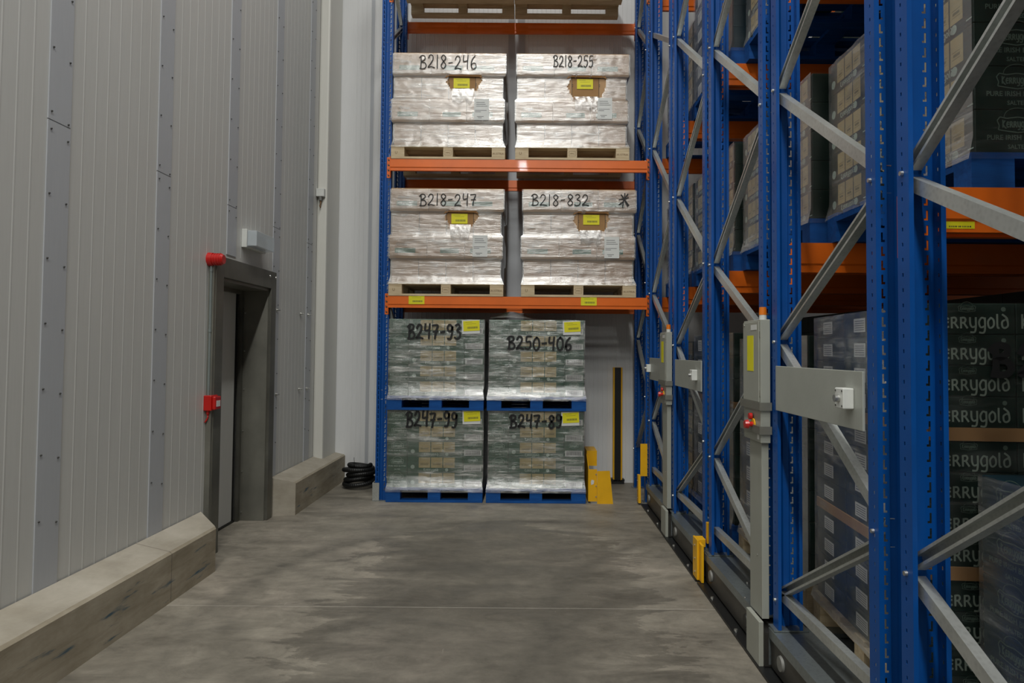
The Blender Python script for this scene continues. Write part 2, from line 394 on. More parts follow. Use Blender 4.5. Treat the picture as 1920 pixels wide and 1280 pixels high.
def stroke_mesh(text, h, wd, mi='ink', slant=0, gap=.14, width=None, n=4, jit=0, close=True):
    """flat ribbon lettering in the XZ plane, origin at left baseline, with a hair of thickness"""
    tot = sum(G[c][0] + gap for c in text) - gap
    sx = (width / (tot*h)) if width else 1.0
    mb = MB(); x = 0; rnd = random.Random(text); lay = 0
    for ch in text:
        adv, strokes = G[ch]; jz = rnd.uniform(-jit, jit)
        for st in strokes:
            lay += 1; yl = -.00012*lay
            pts = [((x + p[0] + slant*p[1])*h*sx, (p[1] + jz)*h) for p in smooth_pts(st, n)]
            L, R = [], []
            for i, p in enumerate(pts):
                q0, q1 = pts[max(i-1, 0)], pts[min(i+1, len(pts)-1)]
                t = Vector((q1[0]-q0[0], q1[1]-q0[1])); t = t.normalized() if t.length else Vector((1, 0))
                nn = Vector((-t.y, t.x)) * wd/2
                e = t*(wd*.3 if i == len(pts)-1 else (-wd*.3 if i == 0 else 0))
                L.append(mb.bm.verts.new((p[0]+nn.x+e.x, yl, p[1]+nn.y+e.y))); R.append(mb.bm.verts.new((p[0]-nn.x+e.x, yl, p[1]-nn.y+e.y)))
            for i in range(len(pts)-1): mb.bm.faces.new((L[i], L[i+1], R[i+1], R[i]))
        x += adv + gap
    return mb.mesh('lettering', mi), tot*h*sx
def font_mesh(text, size, mi, bold=0):
    c = bpy.data.curves.new('txt', 'FONT'); c.body = text; c.size = size; c.align_x = 'CENTER'; c.resolution_u = 2; c.offset = bold
    o = bpy.data.objects.new('txt', c); me = bpy.data.meshes.new_from_object(o)
    me.transform(Matrix.Rotation(PI/2, 4, 'X')); me.materials.clear(); me.materials.append(M[mi])
    bpy.data.objects.remove(o); return me
def add_me(mb, me, mtx, mi=None):
    k0 = len(mb.bm.faces); b2 = bmesh.new(); b2.from_mesh(me); b2.transform(mtx)
    vm = {v: mb.bm.verts.new(v.co) for v in b2.verts}
    for f in b2.faces:
        try:
            nf = mb.bm.faces.new([vm[v] for v in f.verts]); nf.material_index = f.material_index if mi is None else mi
        except ValueError: pass
    b2.free()
T = Matrix.Translation

# ================================================================== SETTING
WX = -2.45; BY = 8.25
DY0, DY1, DH = 5.305, 6.345, 2.15
tag(MB().box(-5, 14, -16, BY+.3, -.2, 0).build('floor', 'floor'), kind='structure')
tag(MB().box(-5, 14, -16, BY+.3, 10.5, 10.7).build('ceiling', 'ceil'), kind='structure')
mb = MB()
mb.box(WX-.34, WX, -16, DY0, 0, 10.5); mb.box(WX-.34, WX, DY1, BY, 0, 10.5); mb.box(WX-.34, WX, DY0, DY1, DH, 10.5)
STR = [(-.62+k*1.0, k) for k in range(0)]
strips = [1.43, 2.42, 3.41, 4.42, 5.46, 6.44, 7.42]
SW = .17
for i, s in enumerate([-.5, .45] + strips):
    y0 = s + SW; y1 = ([.45] + strips + [7.74])[i] if i < 8 else 7.74
    n = 8
    for k in range(1, n):
        y = y0 + (y1-y0)*k/n
        z0 = 2.33 if (5.26 < y < 6.44) else .3
        mb.prism([(WX-.001, y-.010), (WX+.0014, y-.003), (WX+.0014, y+.003), (WX-.001, y+.010)], z0, 9, 'z')
wl = tag(mb.build('wall_left', 'wall'), kind='structure')
for s in strips:
    z0 = .3 if not (5.2 < s < 6.44) else 2.33
    mb = MB(); jz = 2.73
    mb.box(WX, WX+.006, s, s+SW, z0, jz-.003).box(WX, WX+.006, s, s+SW, jz+.003, 9)
    mb.build('cover_strip', 'strip', wl)
    mb = MB(); zz = []
    z = jz+.045
    while z < 8: zz.append(z); z += .33
    z = jz-.045
    while z > z0+.08: zz.append(z); z -= .33
    for z in zz:
        for dy in (.022, SW-.022):
            zo = z + (.0 if dy < .1 else -.03)
            mb.cyl((WX+.005, s+dy, zo), (WX+.012, s+dy, zo), .0055, .004, 8)
    mb.build('screws', 'screw', wl)
# back wall with vertical micro ribs
mb = MB().box(WX-.34, 14, BY, BY+.2, 0, 10.5)
x = WX+.3
while x < 2.4:
    mb.prism([(x-.006, BY+.001), (x-.002, BY-.002), (x+.002, BY-.002), (x+.006, BY+.001)], 0, 9, 'z'); x += .055
tag(mb.build('wall_back', 'backwall'), kind='structure')
mb = MB()
mb.box(-1.98, -1.94, BY-.006, BY, 0, 9).box(-.30, -.10, BY-.01, BY, 0, 9)
tag(mb.build('trim_1', 'strip'), kind='structure')
mb = MB().box(WX, -2.335, 7.74, BY, .28, 9)
tag(mb.build('trim_2', 'column', bevel=.02), kind='structure')
tag(MB().box(WX-.34, WX-.30, -16, BY, 0, 10.5).build('wall_outer', 'wall'), kind='structure')
# right-hand far wall closes the hall
tag(MB().box(14, 14.2, -16, BY+.2, 0, 10.5).build('wall_right', 'wall'), kind='structure')

# kerbs
def kerb(y0i, y0o, y1i, y1o, label):
    pr = [(WX+.008, 0), (WX+.008, .36), (-2.232, .312), (-2.216, .298), (-2.216, 0)]
    mb = MB(); A, B = [], []
    for x, z in pr:
        t = (x-WX)/(-2.216-WX)
        A.append(mb.bm.verts.new((x, y0i+(y0o-y0i)*t, z))); B.append(mb.bm.verts.new((x, y1i+(y1o-y1i)*t, z)))
    mb.bm.faces.new(A); mb.bm.faces.new(B[::-1])
    for i in range(5): mb.bm.faces.new((A[i], B[i], B[(i+1) % 5], A[(i+1) % 5]))
    tag(mb.build('concrete_kerb', 'kerb'), label, 'kerb', 'concrete kerbs along the left wall')
kerb(-6, -6, 5.13, 4.88, 'long scuffed concrete kerb in the foreground, ending before the steel doorway')
kerb(6.47, 6.52, BY-.002, BY-.002, 'short concrete kerb between the steel doorway and the back wall')

# door_1
dr = thing('door_1', (WX, DY0, 0), kind='structure')
L = DY1-DY0
mb = MB()   # frame face plates, local coords: x out of wall, y along wall
mb.box(0, .045, -.10, .03, 0, DH+.14).box(0, .045, L-.03, L+.09, 0, DH+.14).box(0, .0449, .03, L-.03, DH-.02, DH+.14)
mb.build('door_frame', 'darksteel', dr, bevel=.003)
mb = MB().box(0, .040, -.13, -.10, 0, DH+.06)
mb.build('frame_edge', 'steel', dr)
mb = MB().box(-.20, .02, L-.045, L-.02, 0, DH-.02).box(-.20, .02, .0, .025, 0, DH-.02).box(-.20, .02, .025, L-.045, DH-.045, DH-.02)
mb.build('reveal', 'steel', dr)
mb = MB().box(-.23, -.20, L-.09, L-.02, 0, DH-.02).box(-.23, -.20, .0, .03, 0, DH-.02).box(-.23, -.20, .03, L-.10, DH-.08, DH-.02)
mb.build('door_stop', 'darksteel', dr)
mb = MB()
for z in (.08, .45, .82, 1.2, 1.55, 1.9): mb.cyl((-.185, L-.052, z), (-.185, L-.044, z), .007, .005, 8)
mb.build('screws', 'bolt', dr)
mb = MB()
for y, z in ((.03-.11, DH+.09), (L-.07, DH+.09), (L+.07, DH+.09)): mb.cyl((.045, y, z), (.052, y, z), .012, .009, 10)
mb.build('frame_bolts', 'bolt', dr)
leaf = MB().box(-.29, -.235, .0, L-.14, .02, DH-.03).build('door_leaf', 'wall', dr)
MB().box(-.29, -.2351, L-.138, L-.10, .02, DH-.03).build('door_seal', 'rubber', dr)
MB().box(-.28, -.225, .02, L-.095, 0, .018).build('threshold', 'black', dr)

# ================================================================== things on the left wall
t = thing('emergency_light', (WX, 5.74, 2.43), 'white emergency light with clear cover above the steel doorway', 'emergency light')
MB().box(0, .045, 0, .42, 0, .155).build('housing', 'plastic', t, bevel=.004)
mb = MB().box(.046, .125, .01, .41, .012, .143); mb.build('clear_cover', 'clear', t, bevel=.004)
MB().box(.05, .056, .03, .39, .03, .125).build('sign_plate', 'white_label', t)
p = P(404, 486, X=WX+.05)
SY = p.y
t = thing('alarm_sounder', (WX, SY, p.z), 'round red alarm sounder at the upper left corner of the doorway', 'alarm')
mb = MB(); mb.cyl((0, 0, 0), (.035, 0, 0), .052, .050, 24); mb.build('base', 'red', t)
mb = MB(); mb.cyl((.035, 0, 0), (.10, 0, 0), .044, .044, 24).cyl((.10, 0, 0), (.115, 0, 0), .044, .034, 24)
for k in range(3): mb.cyl((.045+.02*k, 0, 0), (.053+.02*k, 0, 0), .0475, .0475, 24)
mb.build('horn', 'red', t)
pz = P(390, 757, X=WX+.05).z
t2 = thing('call_point', (WX, SY+.02, pz-.055), 'red alarm call point box on the wall left of the doorway', 'call point')
MB().box(0, .06, -.055, .055, 0, .115).build('back_box', 'red', t2, bevel=.006)
MB().box(.0601, .088, -.048, .048, .008, .107).build('front_plate', 'red', t2, bevel=.008)
MB().box(.0881, .090, -.030, .030, .03, .075).build('press_panel', 'white_label', t2)
mb = MB(); mb.cyl((.02, -.02, 0), (.02, -.02, -.03), .013, .011, 12).tube([(.02, -.02, -.03), (.02, -.02, -.055), (.012, -.028, -.075), (.004, -.03, -.09)], .006)
mb.build('cable_gland', 'red', t2)
zc0, zc1 = pz+.06, p.z-.052
mb = MB(); mb.cyl((WX+.02, SY, zc0), (WX+.02, SY, zc1), .010, seg=12)
for z in (zc1-.03, (zc0+zc1)/2): mb.cyl((WX+.02, SY, z-.012), (WX+.02, SY, z+.012), .013, seg=12)
tag(mb.build('conduit_pipe', 'conduit'), 'thin grey conduit running up from red call point to red sounder', 'pipe')
for j, (bx, by, lab) in enumerate(((522, 581, 'upper steel bolt just right of the doorway frame'), (520, 739, 'lower steel bolt just right of the doorway frame'),
        (566, 588, 'upper steel bolt on the panel joint, left of a pair'), (563, 729, 'lower steel bolt on the panel joint, left of a pair'),
        (580, 590, 'upper steel bolt on the panel joint, right of a pair'), (577, 728, 'lower steel bolt on the panel joint, right of a pair'))):
    q = P(bx, by, X=WX+.02)
    mb = MB(); mb.cyl((0, 0, 0), (.004, 0, 0), .022, seg=14).cyl((.004, 0, 0), (.014, 0, 0), .013, seg=6).cyl((.014, 0, 0), (.035, 0, 0), .007, seg=10)
    tag(mb.build('wall_bolt', 'bolt', loc=(WX+.006, q.y, q.z)), lab, 'bolt', 'steel bolts in the left wall')
q = P(601, 361, Y=7.70)
t = thing('junction_box', (q.x, 7.74, q.z-.04), 'small white junction box with a hanging plug on the white column', 'junction box')
MB().box(-.045, .045, -.06, 0, -.005, .085).build('box', 'plastic', t, bevel=.004)
mb = MB(); mb.cyl((0, -.035, -.005), (0, -.035, -.05), .022, .018, 14); mb.build('socket', 'greycap', t)
mb = MB(); mb.tube([(0, -.035, -.05), (.004, -.036, -.08), (-.006, -.036, -.11), (.002, -.036, -.13)], .008); mb.build('plug_cable', 'brand', t)
# hose coil
mb = MB(); pts = []
for i in range(5*40+1):
    a = 2*PI*i/40; k = i/40
    r = .165 + .02*math.sin(k*2.1+.5) - .006*k
    pts.append((r*math.cos(a) + .012*math.sin(3*k), r*math.sin(a), .027 + .048*k + .012*math.sin(a+k)))
pp = []
for i in range(len(pts)-1):
    a, b_ = Vector(pts[i]), Vector(pts[i+1])
    for k in range(4): pp.append(a.lerp(b_, k/4))
mb.tube(pp, lambda i: .026 if i % 3 else .0215, 10)
hz = thing('corrugated_hose', (-1.94, 7.86, 0), 'coil of black corrugated hose on the floor beside the kerb end', 'hose')
mb.build('coil', 'rubber', hz)
mb = MB(); mb.tube([(-.03, -.16, .2), (-.025, -.16, .3), (-.03, -.155, .36)], .003, 6); mb.build('loose_wire', 'rubber', hz)

# ================================================================== racks
PIT = .05
LV = (0, .007, .015, .027, .041)
def upright_mesh(h, W=.12, D=.07):
    xs = [(0, 0), (.018, 0), (.025, 0), (.032, 0), (.040, 0), (.047, .013), (.073, .013), (.080, 0), (.088, 0), (.095, 0), (.102, 0), (.12, 0)]
    xs = [(x*W/.12, y) for x, y in xs]
    sec = [(.016, D), (0, D)] + [(0, .034), (0, .026)] + xs + [(W, .026), (W, .034), (W, D), (W-.016, D)]
    names = {}
    segs = list(zip(sec[:-1], sec[1:]))
    # index of the special segments
    i_fl = 2; i_fr = len(segs)-3; base = 4
    foot_l = (base+1, base+2); foot_r = (base+8, base+9)
    bm = bmesh.new(); n = int(h/PIT)
    zl = [k*PIT + z for k in range(n) for z in LV] + [n*PIT]
    rows = [[bm.verts.new((x - W/2, y, z)) for x, y in sec] for z in zl]
    for k in range(len(zl)-1):
        ph = k % 5
        for i in range(len(segs)):
            hole = False
            if k > 8:
                if ph == 1 and i in (foot_l[0], foot_l[1], foot_r[0], foot_r[1]): hole = True
                if ph in (2, 3) and i in (foot_l[0], foot_r[1]): hole = True
                if ph == 2 and i in (i_fl, i_fr): hole = True
            if not hole: bm.faces.new((rows[k][i], rows[k][i+1], rows[k+1][i+1], rows[k+1][i]))
    bmesh.ops.delete(bm, geom=[v for v in bm.verts if not v.link_faces], context='VERTS')
    bmesh.ops.recalc_face_normals(bm, faces=bm.faces[:])
    bmesh.ops.solidify(bm, geom=bm.faces[:], thickness=.0022)
    me = bpy.data.meshes.new('upright'); bm.to_mesh(me); bm.free(); me.materials.append(M['blue']); return me
UP_FIX = upright_mesh(6.6); UP_MOB = upright_mesh(6.4)

def brace_part(parent, y0, z0, y1, z1, x=.06, flip=1):
    """cold-formed C channel between two points in the frame plane"""
    a = Vector((0, y0, z0)); b_ = Vector((0, y1, z1)); d = b_-a; L = d.length
    ang = math.atan2(d.z, d.y)
    mtx = T((x, y0, z0)) @ Matrix.Rotation(ang, 4, 'X')
    mb = MB(); hw, wd, tk = .0225, .036, .0025
    for bx in ((-wd/2, wd/2, hw-tk, hw), (-wd/2, wd/2, -hw, -hw+tk), (-wd/2, -wd/2+tk, -hw+tk, hw-tk), (wd/2-tk, wd/2, hw-.010, hw-tk), (wd/2-tk, wd/2, -hw+tk, -hw+.010)):
        x0, x1, z0_, z1_ = bx
        c = [(x0 if flip > 0 else -x1), (x1 if flip > 0 else -x0)]
        mb.box(c[0], c[1], 0, L, z0_, z1_, mtx)
    return mb.build('brace', 'galv', parent)

def bolts_part(parent, pts):
    mb = MB()
    for p in pts: mb.cyl((-.010, p[0], p[1]), (-.0005, p[0], p[1]), .008, .009, 8)
    return mb.build('frame_bolts', 'bolt', parent)

def beam_mesh(L, h=.12):
    mb = MB()
    mb.prism([(-.049, h), (-.049, h*.30), (-.042, h*.24), (-.042, 0), (-.008, 0), (-.008, h*.24), (-.001, h*.30), (-.001, h)], 0, L, 'x')
    return mb.mesh('beam', 'orange')
def conn_mesh(side):
    mb = MB(); s = side
    x0, x1 = (-.045, 0) if s < 0 else (0, .045)
    mb.box(x0, x1, -.0035, -.0005, -.07, .15)
    xe0, xe1 = (-.004, 0) if s < 0 else (0, .004)
    mb.box(xe0, xe1, -.05, -.0036, -.07, .15)
    me = mb
    xc = x0+.018 if s < 0 else x1-.018
    for k in range(4): me.box(xc-.010, xc+.010, -.0042, -.0036, -.055+k*.055, -.041+k*.055, mi=1); me.box(xc-.010, xc-.002, -.0042, -.0036, -.041+k*.055, -.030+k*.055, mi=1)
    return me.mesh('beam_connector', 'orange', 'print')
CONN = {s: conn_mesh(s) for s in (-1, 1)}

def label_mesh(w_, h_, mi='yellow_label', bars=(.18, .42, .22), txt=True):
    mb = MB().box(-w_/2, w_/2, -.0006, 0, 0, h_)
    b0, b1, z0 = bars; n = 16; rnd = random.Random(3)
    x = -w_/2 + w_*.25
    while x < w_*.36:
        wd = rnd.choice((.004, .006, .003)); mb.box(x, x+wd*.8, -.0009, -.0007, h_*z0, h_*(z0+.2), mi=1); x += wd*1.5
    if txt:
        for k, (a, c_) in enumerate(((-.36, .05), (-.3, .3))): mb.box(w_*a, w_*c_, -.0009, -.0007, h_*(.86-.16*k), h_*(.88-.16*k), mi=1)
    return mb.mesh('label', mi, 'print')
LBL = label_mesh(.165, .095)

def frame(parent, x, depth, h, far, near, ups, low=None):
    """one upright frame: near upright faces the camera, far upright opens towards it; zigzag braces"""
    a = link('upright', ups, parent, (x+.06, 0, 0)); b_ = link('upright', ups, parent, (x+.06, depth, 0), rot=(0, 0, PI))
    nodes = sorted([(z, depth-.035) for z in far] + [(z, .035) for z in near])
    bp = []
    for (z0, y0), (z1, y1) in zip(nodes[:-1], nodes[1:]):
        o = .03; s = 1 if y1 > y0 else -1
        brace_part(parent, y0 - s*.012, z0 + o, y1 + s*.012, z1 - o, x+.045, s)
    for z, y in nodes: bp.append((y - (.0), z))
    if low is not None: brace_part(parent, .02, low, depth-.02, low, x+.045, 1)
    fb = bolts_part(parent, bp); fb.location = (x, 0, 0)

def add_beam(parent, bm_, L, x, y, ztop, h, near=True, labels=()):
    bo = link('beam', bm_, parent, (x, y, ztop-h) if near else (x+L, y, ztop-h), rot=(0, 0, 0) if near else (0, 0, PI))
    link('beam_connector', CONN[-1], bo, (0, 0, 0)); link('beam_connector', CONN[1], bo, (L, 0, 0))
    for lx in labels: tag(link('barcode_label', LBL, bo, (lx, -.0505, h*.30 - .0) if h < .13 else (lx, -.0505, .045)), 'yellow barcode label')
    return bo

# fixed rack against the back wall
FX0 = -1.61; FL = 2.70; FY = 7.17; FD = .83
fr = thing('pallet_rack', (FX0, FY, 0), 'tall blue and orange pallet rack standing against the back wall', 'pallet rack')
BF = beam_mesh(FL, .122)
fz = [.45, 1.72, 2.95, 4.2, 5.4]; nz = [1.1, 2.3, 3.6, 4.8, 6.0]
frame(fr, 0, FD, 6.6, fz, nz, UP_FIX)
frame(fr, FL+.12, FD, 6.6, fz, nz, UP_FIX)
for i, zt in enumerate((2.135, 3.58, 5.47)):
    lb = [P(781, 566, Y=FY-.05).x - FX0 - .12, P(1104, 567, Y=FY-.05).x - FX0 - .12] if i == 0 else []
    add_beam(fr, BF, FL, .12, 0, zt, .122, True, lb)
    add_beam(fr, BF, FL, .12, FD, zt, .122, False)
mb = MB()
for xx in (0, FL+.12):
    mb.box(xx-.02, xx+.14, -.03, .10, 0, .008).box(xx-.02, xx+.14, FD-.10, FD+.03, 0, .008)
mb.build('foot_plate', 'galvdark', fr)
mb = MB().box(-.02, -.014, -.03, .10, .008, .19).box(-.0139, .05, -.03, -.024, .008, .19)
mb.build('foot_guard', 'galv', fr)

# mobile racks on the right
RX = 1.22; BZ = .215
RK = {'F': (.0, 1.06), 'E': (1.16, 2.263), 'D': (2.405, 3.447), 'C': (3.575, 4.675), 'B': (4.777, 5.865), 'A': (5.967, 7.035)}  # F is unseen, added to keep lamp light off the near loads
NAMES = {'F': 'beside the camera, outside the view', 'E': 'nearest the camera', 'D': 'second from the camera', 'C': 'third from the camera', 'B': 'fourth from the camera', 'A': 'farthest from the camera'}
BL = 2.70; BM = beam_mesh(BL, .15)
for k, (y0, y1) in RK.items():
    r = thing('mobile_pallet_rack', (RX, y0, BZ), 'blue upright rack frame with grey braces on the right, ' + NAMES[k], 'pallet rack', 'mobile racks along the right side of the aisle')
    d = y1-y0
    far, near = ([.87, 2.17, 3.67, 4.9], [.36, 1.60, 2.90, 4.3]) if k in 'ECA' else ([.36, 1.63, 2.90, 4.3], [.95, 2.20, 3.55, 4.9])
    far = [z-BZ for z in far]; near = [z-BZ for z in near]
    frame(r, 0, d, 6.4, far, near, UP_MOB, low=.375-BZ)
    for lv in (2.135, 3.58, 5.3):
        add_beam(r, BM, BL, .12, 0, lv-BZ, .15, True)
        add_beam(r, BM, BL, .12, d, lv-BZ, .15, False)
    if k == 'E':   # rear beam of the nearest rack carries a label seen from the aisle
        tag(link('barcode_label', label_mesh(.115, .024, bars=(.55, .3, .2), txt=False), r, (.205, d+.0075, 2.135-BZ-.138)), 'yellow barcode label on the orange beam')
    link('upright', UP_MOB, r, (BL+.18, 0, 0)); link('upright', UP_MOB, r, (BL+.18, d, 0), rot=(0, 0, PI))
    mb = MB()
    for yy in (0, d-.07): mb.box(-.02, .15, yy-.015 if yy == 0 else yy, yy+.07 if yy == 0 else yy+.085, 0, .008)
    mb.build('foot_plate', 'galvdark', r)
    # low member that carries the bottom pallets
    mb = MB().box(.20, BL+.1, .03, .13, .0, .02).box(.20, BL+.1, d-.13, d-.03, .0, .02)
    mb.build('pallet_support', 'galvdark', r)

# carriages
def carriage(y0, y1, lab):
    c = thing('rack_carriage', (1.195, y0, 0), lab, 'rack carriage', 'mobile rack carriages on the floor rails')
    L = y1-y0; mid = L/2
    for a, b_ in ((0, mid-.1), (mid+.1, L)):
        mb = MB().box(0, .20, a, b_, BZ-.012, BZ-.002).box(0, .004, a, b_, BZ-.05, BZ-.0121).box(.30, .42, a, b_, BZ-.03, BZ-.004)
        mb.build('top_girder', 'galvdark', c)
        MB().box(.006, .03, a+.02, b_-.02, .03, BZ-.051).build('side_panel', 'darkpanel', c)
        for yy in (a+.16, b_-.16):
            m2 = MB(); m2.cyl((.006, yy, .105), (-.006, yy, .105), .038, .034, 20); m2.build('wheel_cap', 'greycap' if yy > a+.3 else 'black', c)
    MB().box(-.02, 2.9, mid-.1, mid+.1, .02, BZ-.03).build('cross_girder', 'darkpanel', c)
    mb = MB().box(.06, 2.9, .1, .2, .02, BZ-.05).box(.06, 2.9, L-.2, L-.1, .02, BZ-.05); mb.build('cross_girder', 'darkpanel', c)
    MB().box(-.045, -.021, mid-.09, mid+.11, .015, .235).build('junction_cover', 'cabinet', c, bevel=.003)
    MB().box(.0, .12, mid-.101, mid-.1001+.001, .03, BZ-.03).build('end_plate', 'galvdark', c)
    mb = MB().box(-.05, .06, 0, L, .001, .016); mb.build('guard_rail', 'black', c)
    mb = MB()
    for yy in (.3, .8, 1.5, 2.0): mb.cyl((-.03, yy, .016), (-.03, yy, .026), .012, .010, 6)
    for yy in (.35, 1.7): mb.cyl((.1, yy, BZ-.002), (.1, yy, BZ+.006), .010, .008, 6).cyl((.14, yy, BZ-.002), (.14, yy, BZ+.006), .010, .008, 6)
    mb.build('bolts', 'bolt', c)
carriage(.0, 2.29, 'dark steel rack carriage on the floor, nearest the camera')
carriage(2.385, 4.70, 'dark steel rack carriage on the floor, between yellow bumper and camera')
carriage(4.745, 7.05, 'dark steel rack carriage on the floor, nearest the back wall')

def bumper(y, lab, tall=False):
    b_ = thing('yellow_bumper', (1.195, y, 0), lab, 'bumper', 'yellow bumpers between the rack carriages')
    if not tall:
        MB().box(-.045, -.030, .08, .20, .018, .29).build('front_block', 'yellow', b_, bevel=.003)
        mb = MB().box(-.0295, -.012, .02, .10, .018, .270).box(-.0295, .02, .1001, .19, .235, .29); mb.build('side_block', 'yellow', b_, bevel=.003)
        MB().box(.03, .09, .10, .135, .26, .40).build('mounting_bracket', 'yellow', b_)
    else:
        mb = MB().prism([(0, .02), (.09, .02), (.09, .30), (.045, .30), (.02, .30)], -.075, -.050, 'x'); mb.build('front_block', 'yellow', b_)
        mb = MB().box(-.0499, .02, .03, .05, .29, .62); mb.build('tall_guard', 'yellow', b_)
    mb = MB()
    for z in (.06, .15, .24): mb.cyl((-.051, .14, z), (-.0445, .14, z), .008, .007, 8) if not tall else mb.cyl((-.081, .06, z), (-.0745, .06, z), .007, .006, 8)
    mb.build('bolts', 'bolt', b_)
bumper(4.64, 'yellow steel bumper at the foot of the third rack along the aisle')
bumper(7.06, 'narrow yellow bumper at the back end of the last rack carriage', True)

# control cabinets
def cabinet(yn, lab):
    """yn: aisle-direction position of the side nearest the camera"""
    c = thing('control_cabinet', (1.165, yn, .235), lab, 'control cabinet', 'control cabinets on the mobile racks')
    MB().box(0, .05, 0, .27, .885, 1.51).build('housing', 'cabinet', c, bevel=.003)
    MB().box(-.006, -.0005, .012, .262, 1.09, 1.50).build('door', 'cabinet', c, bevel=.002)
    MB().box(-.0072, -.0062, .09, .19, 1.245, 1.43).build('yellow_label', 'yellow_label', c)
    mb = MB().box(-.0012, -.0006, .02, .05, .90, .925); mb.box(-.0072, -.0062, .04, .13, 1.458, 1.485); mb.build('white_label', 'white_label', c)
    for z in (1.05, .93):
        mb = MB().box(-.012, -.007, -.02, .30, z-.0, z+.04).box(-.0069, .05, -.02, -.016, z, z+.04); mb.build('mounting_strap', 'steel', c)
    mb = MB(); mb.cyl((-.0065, .12, 1.01), (-.022, .12, 1.01), .017, .016, 18); mb.build('reset_button', 'red', c)
    e = MB(); e.cyl((-.0005, .12, .975-.035), (-.006, .12, .975-.035), .030, .030, 20)
    es = thing_part = e.build('emergency_stop', 'yellow', c, loc=(-.002, -.02, .03))
    e2 = MB(); e2.cyl((-.006, .12, .94), (-.03, .12, .94), .013, .013, 16).cyl((-.03, .12, .94), (-.048, .12, .94), .024, .020, 20); e2.build('push_knob', 'red', es)
    mb = MB(); mb.cyl((.03, .05, 1.511), (.03, .05, 1.535), .019, seg=16); mb.build('beacon_base', 'plastic', c)
    mb = MB(); mb.cyl((.03, .05, 1.5352), (.03, .05, 1.575), .020, .018, 18); mb.build('beacon', 'amber', c)
    MB().box(.014, .05, .03, .215, .0, .884).build('cable_trunk', 'cabinet', c, bevel=.002)
    mb = MB()
    for z in (.03, 1.485): mb.cyl((-.0063, .24, z+0 if z > 1 else z), (-.009, .24, z), .006, seg=8)
    mb.cyl((.012, .1, .30), (.0139, .1, .30), .005, seg=8)
    mb.build('screws', 'bolt', c)
    for z in (1.12, 1.42): MB().box(-.003, .012, .005, .012, z, z+.03).build('hinge', 'steel', c)
cabinet(3.46, 'grey control cabinet with yellow label and red buttons, nearer the camera')
cabinet(5.86, 'grey control cabinet with yellow label and red buttons, nearer the back wall')

def sensor_plate(y0, y1, by, lab):
    t = thing('cover_plate', (1.205, y0, 1.295), lab, 'cover plate', 'grey cover plates between rack posts')
    MB().box(0, .010, 0, y1-y0, 0, .217).build('plate', 'plate', t, bevel=.002)
    bb = MB().box(-.042, -.0005, by-y0-.035, by-y0+.035, .075, .152).build('button_box', 'plastic', t, bevel=.004)
    mb = MB(); mb.cyl((-.0425, by-y0, .113), (-.060, by-y0, .113), .014, .013, 16); mb.build('push_button', 'bolt', bb)
    mb = MB()
    for dy in (-.026, .026):
        for dz in (-.028, .028): mb.cyl((-.0425, by-y0+dy, .1135+dz), (-.0435, by-y0+dy, .1135+dz), .004, seg=8)
    mb.build('screws', 'screw', bb)
sensor_plate(2.482, 3.36, 2.58, 'large grey cover plate with push button box, nearest the camera')
sensor_plate(4.83, 5.70, 4.96, 'grey cover plate with push button box, second along the racks')
sensor_plate(6.06, 6.92, 6.86, 'grey cover plate with push button box, farthest down the racks')

# yellow guard and light curtain post at the back
gp = P(1101, 936, Z=0); 
t = thing('yellow_floor_guard', (gp.x, 7.12, 0), 'bent yellow steel guard on the floor beside the right pallet stack', 'floor guard')
s = 1/178
mb = MB()
mb.box(0, .085, .0, .006, .02, .35)                                  # narrow upright leaf
mb.prism([(.0851, .0), (.25, .0), (.215, .34), (.0851, .335)], -.02, -.014, 'y')   # tapering leaf
mb.build('front_leaf', 'yellow', t)
mb = MB().prism([(.0, .02), (.62, .02), (.62, .40), (.25, .47), (.0, .36)], -.006, -.0001, 'x')
mb.prism([(.28, .34), (.62, .34), (.62, .50), (.28, .50)], .0, .11, 'x'); mb.build('side_leaf', 'yellow', t)
mb = MB()
for z in (.07, .18, .30): mb.cyl((.075, -.001, z), (.075, -.007, z), .007, seg=8)
mb.box(.02, .14, -.019, .10, 0, .006); mb.build('floor_bolts', 'bolt', t)
MB().prism([(.025, .19), (.05, .20), (.055, .235), (.03, .245), (.02, .22)], -.0025, -.001, 'y').build('torn_sticker', 'white_label', t)
q = P(1157, 905, Z=0)
t = thing('light_curtain_post', (q.x, q.y, 0), 'slim black and yellow light curtain post in front of back wall', 'post')
mb = MB().box(-.055, -.038, -.04, .04, .04, 1.38).box(.038, .055, -.04, .04, .04, 1.38).box(-.0379, .0379, .01, .04, .04, 1.38); mb.build('housing', 'yellow', t)
MB().box(-.037, .037, -.035, .009, .04, 1.378).build('black_window', 'black', t)
mb = MB().box(-.075, .075, -.075, .06, 0, .03).box(-.085, -.056, -.08, .04, .03, .06).box(.056, .08, -.07, .04, .03, .055)
for x_ in (-.05, .0, .05): mb.cyl((x_, -.06, .03), (x_, -.06, .05), .009, seg=8)
mb.build('foot_bracket', 'black', t)

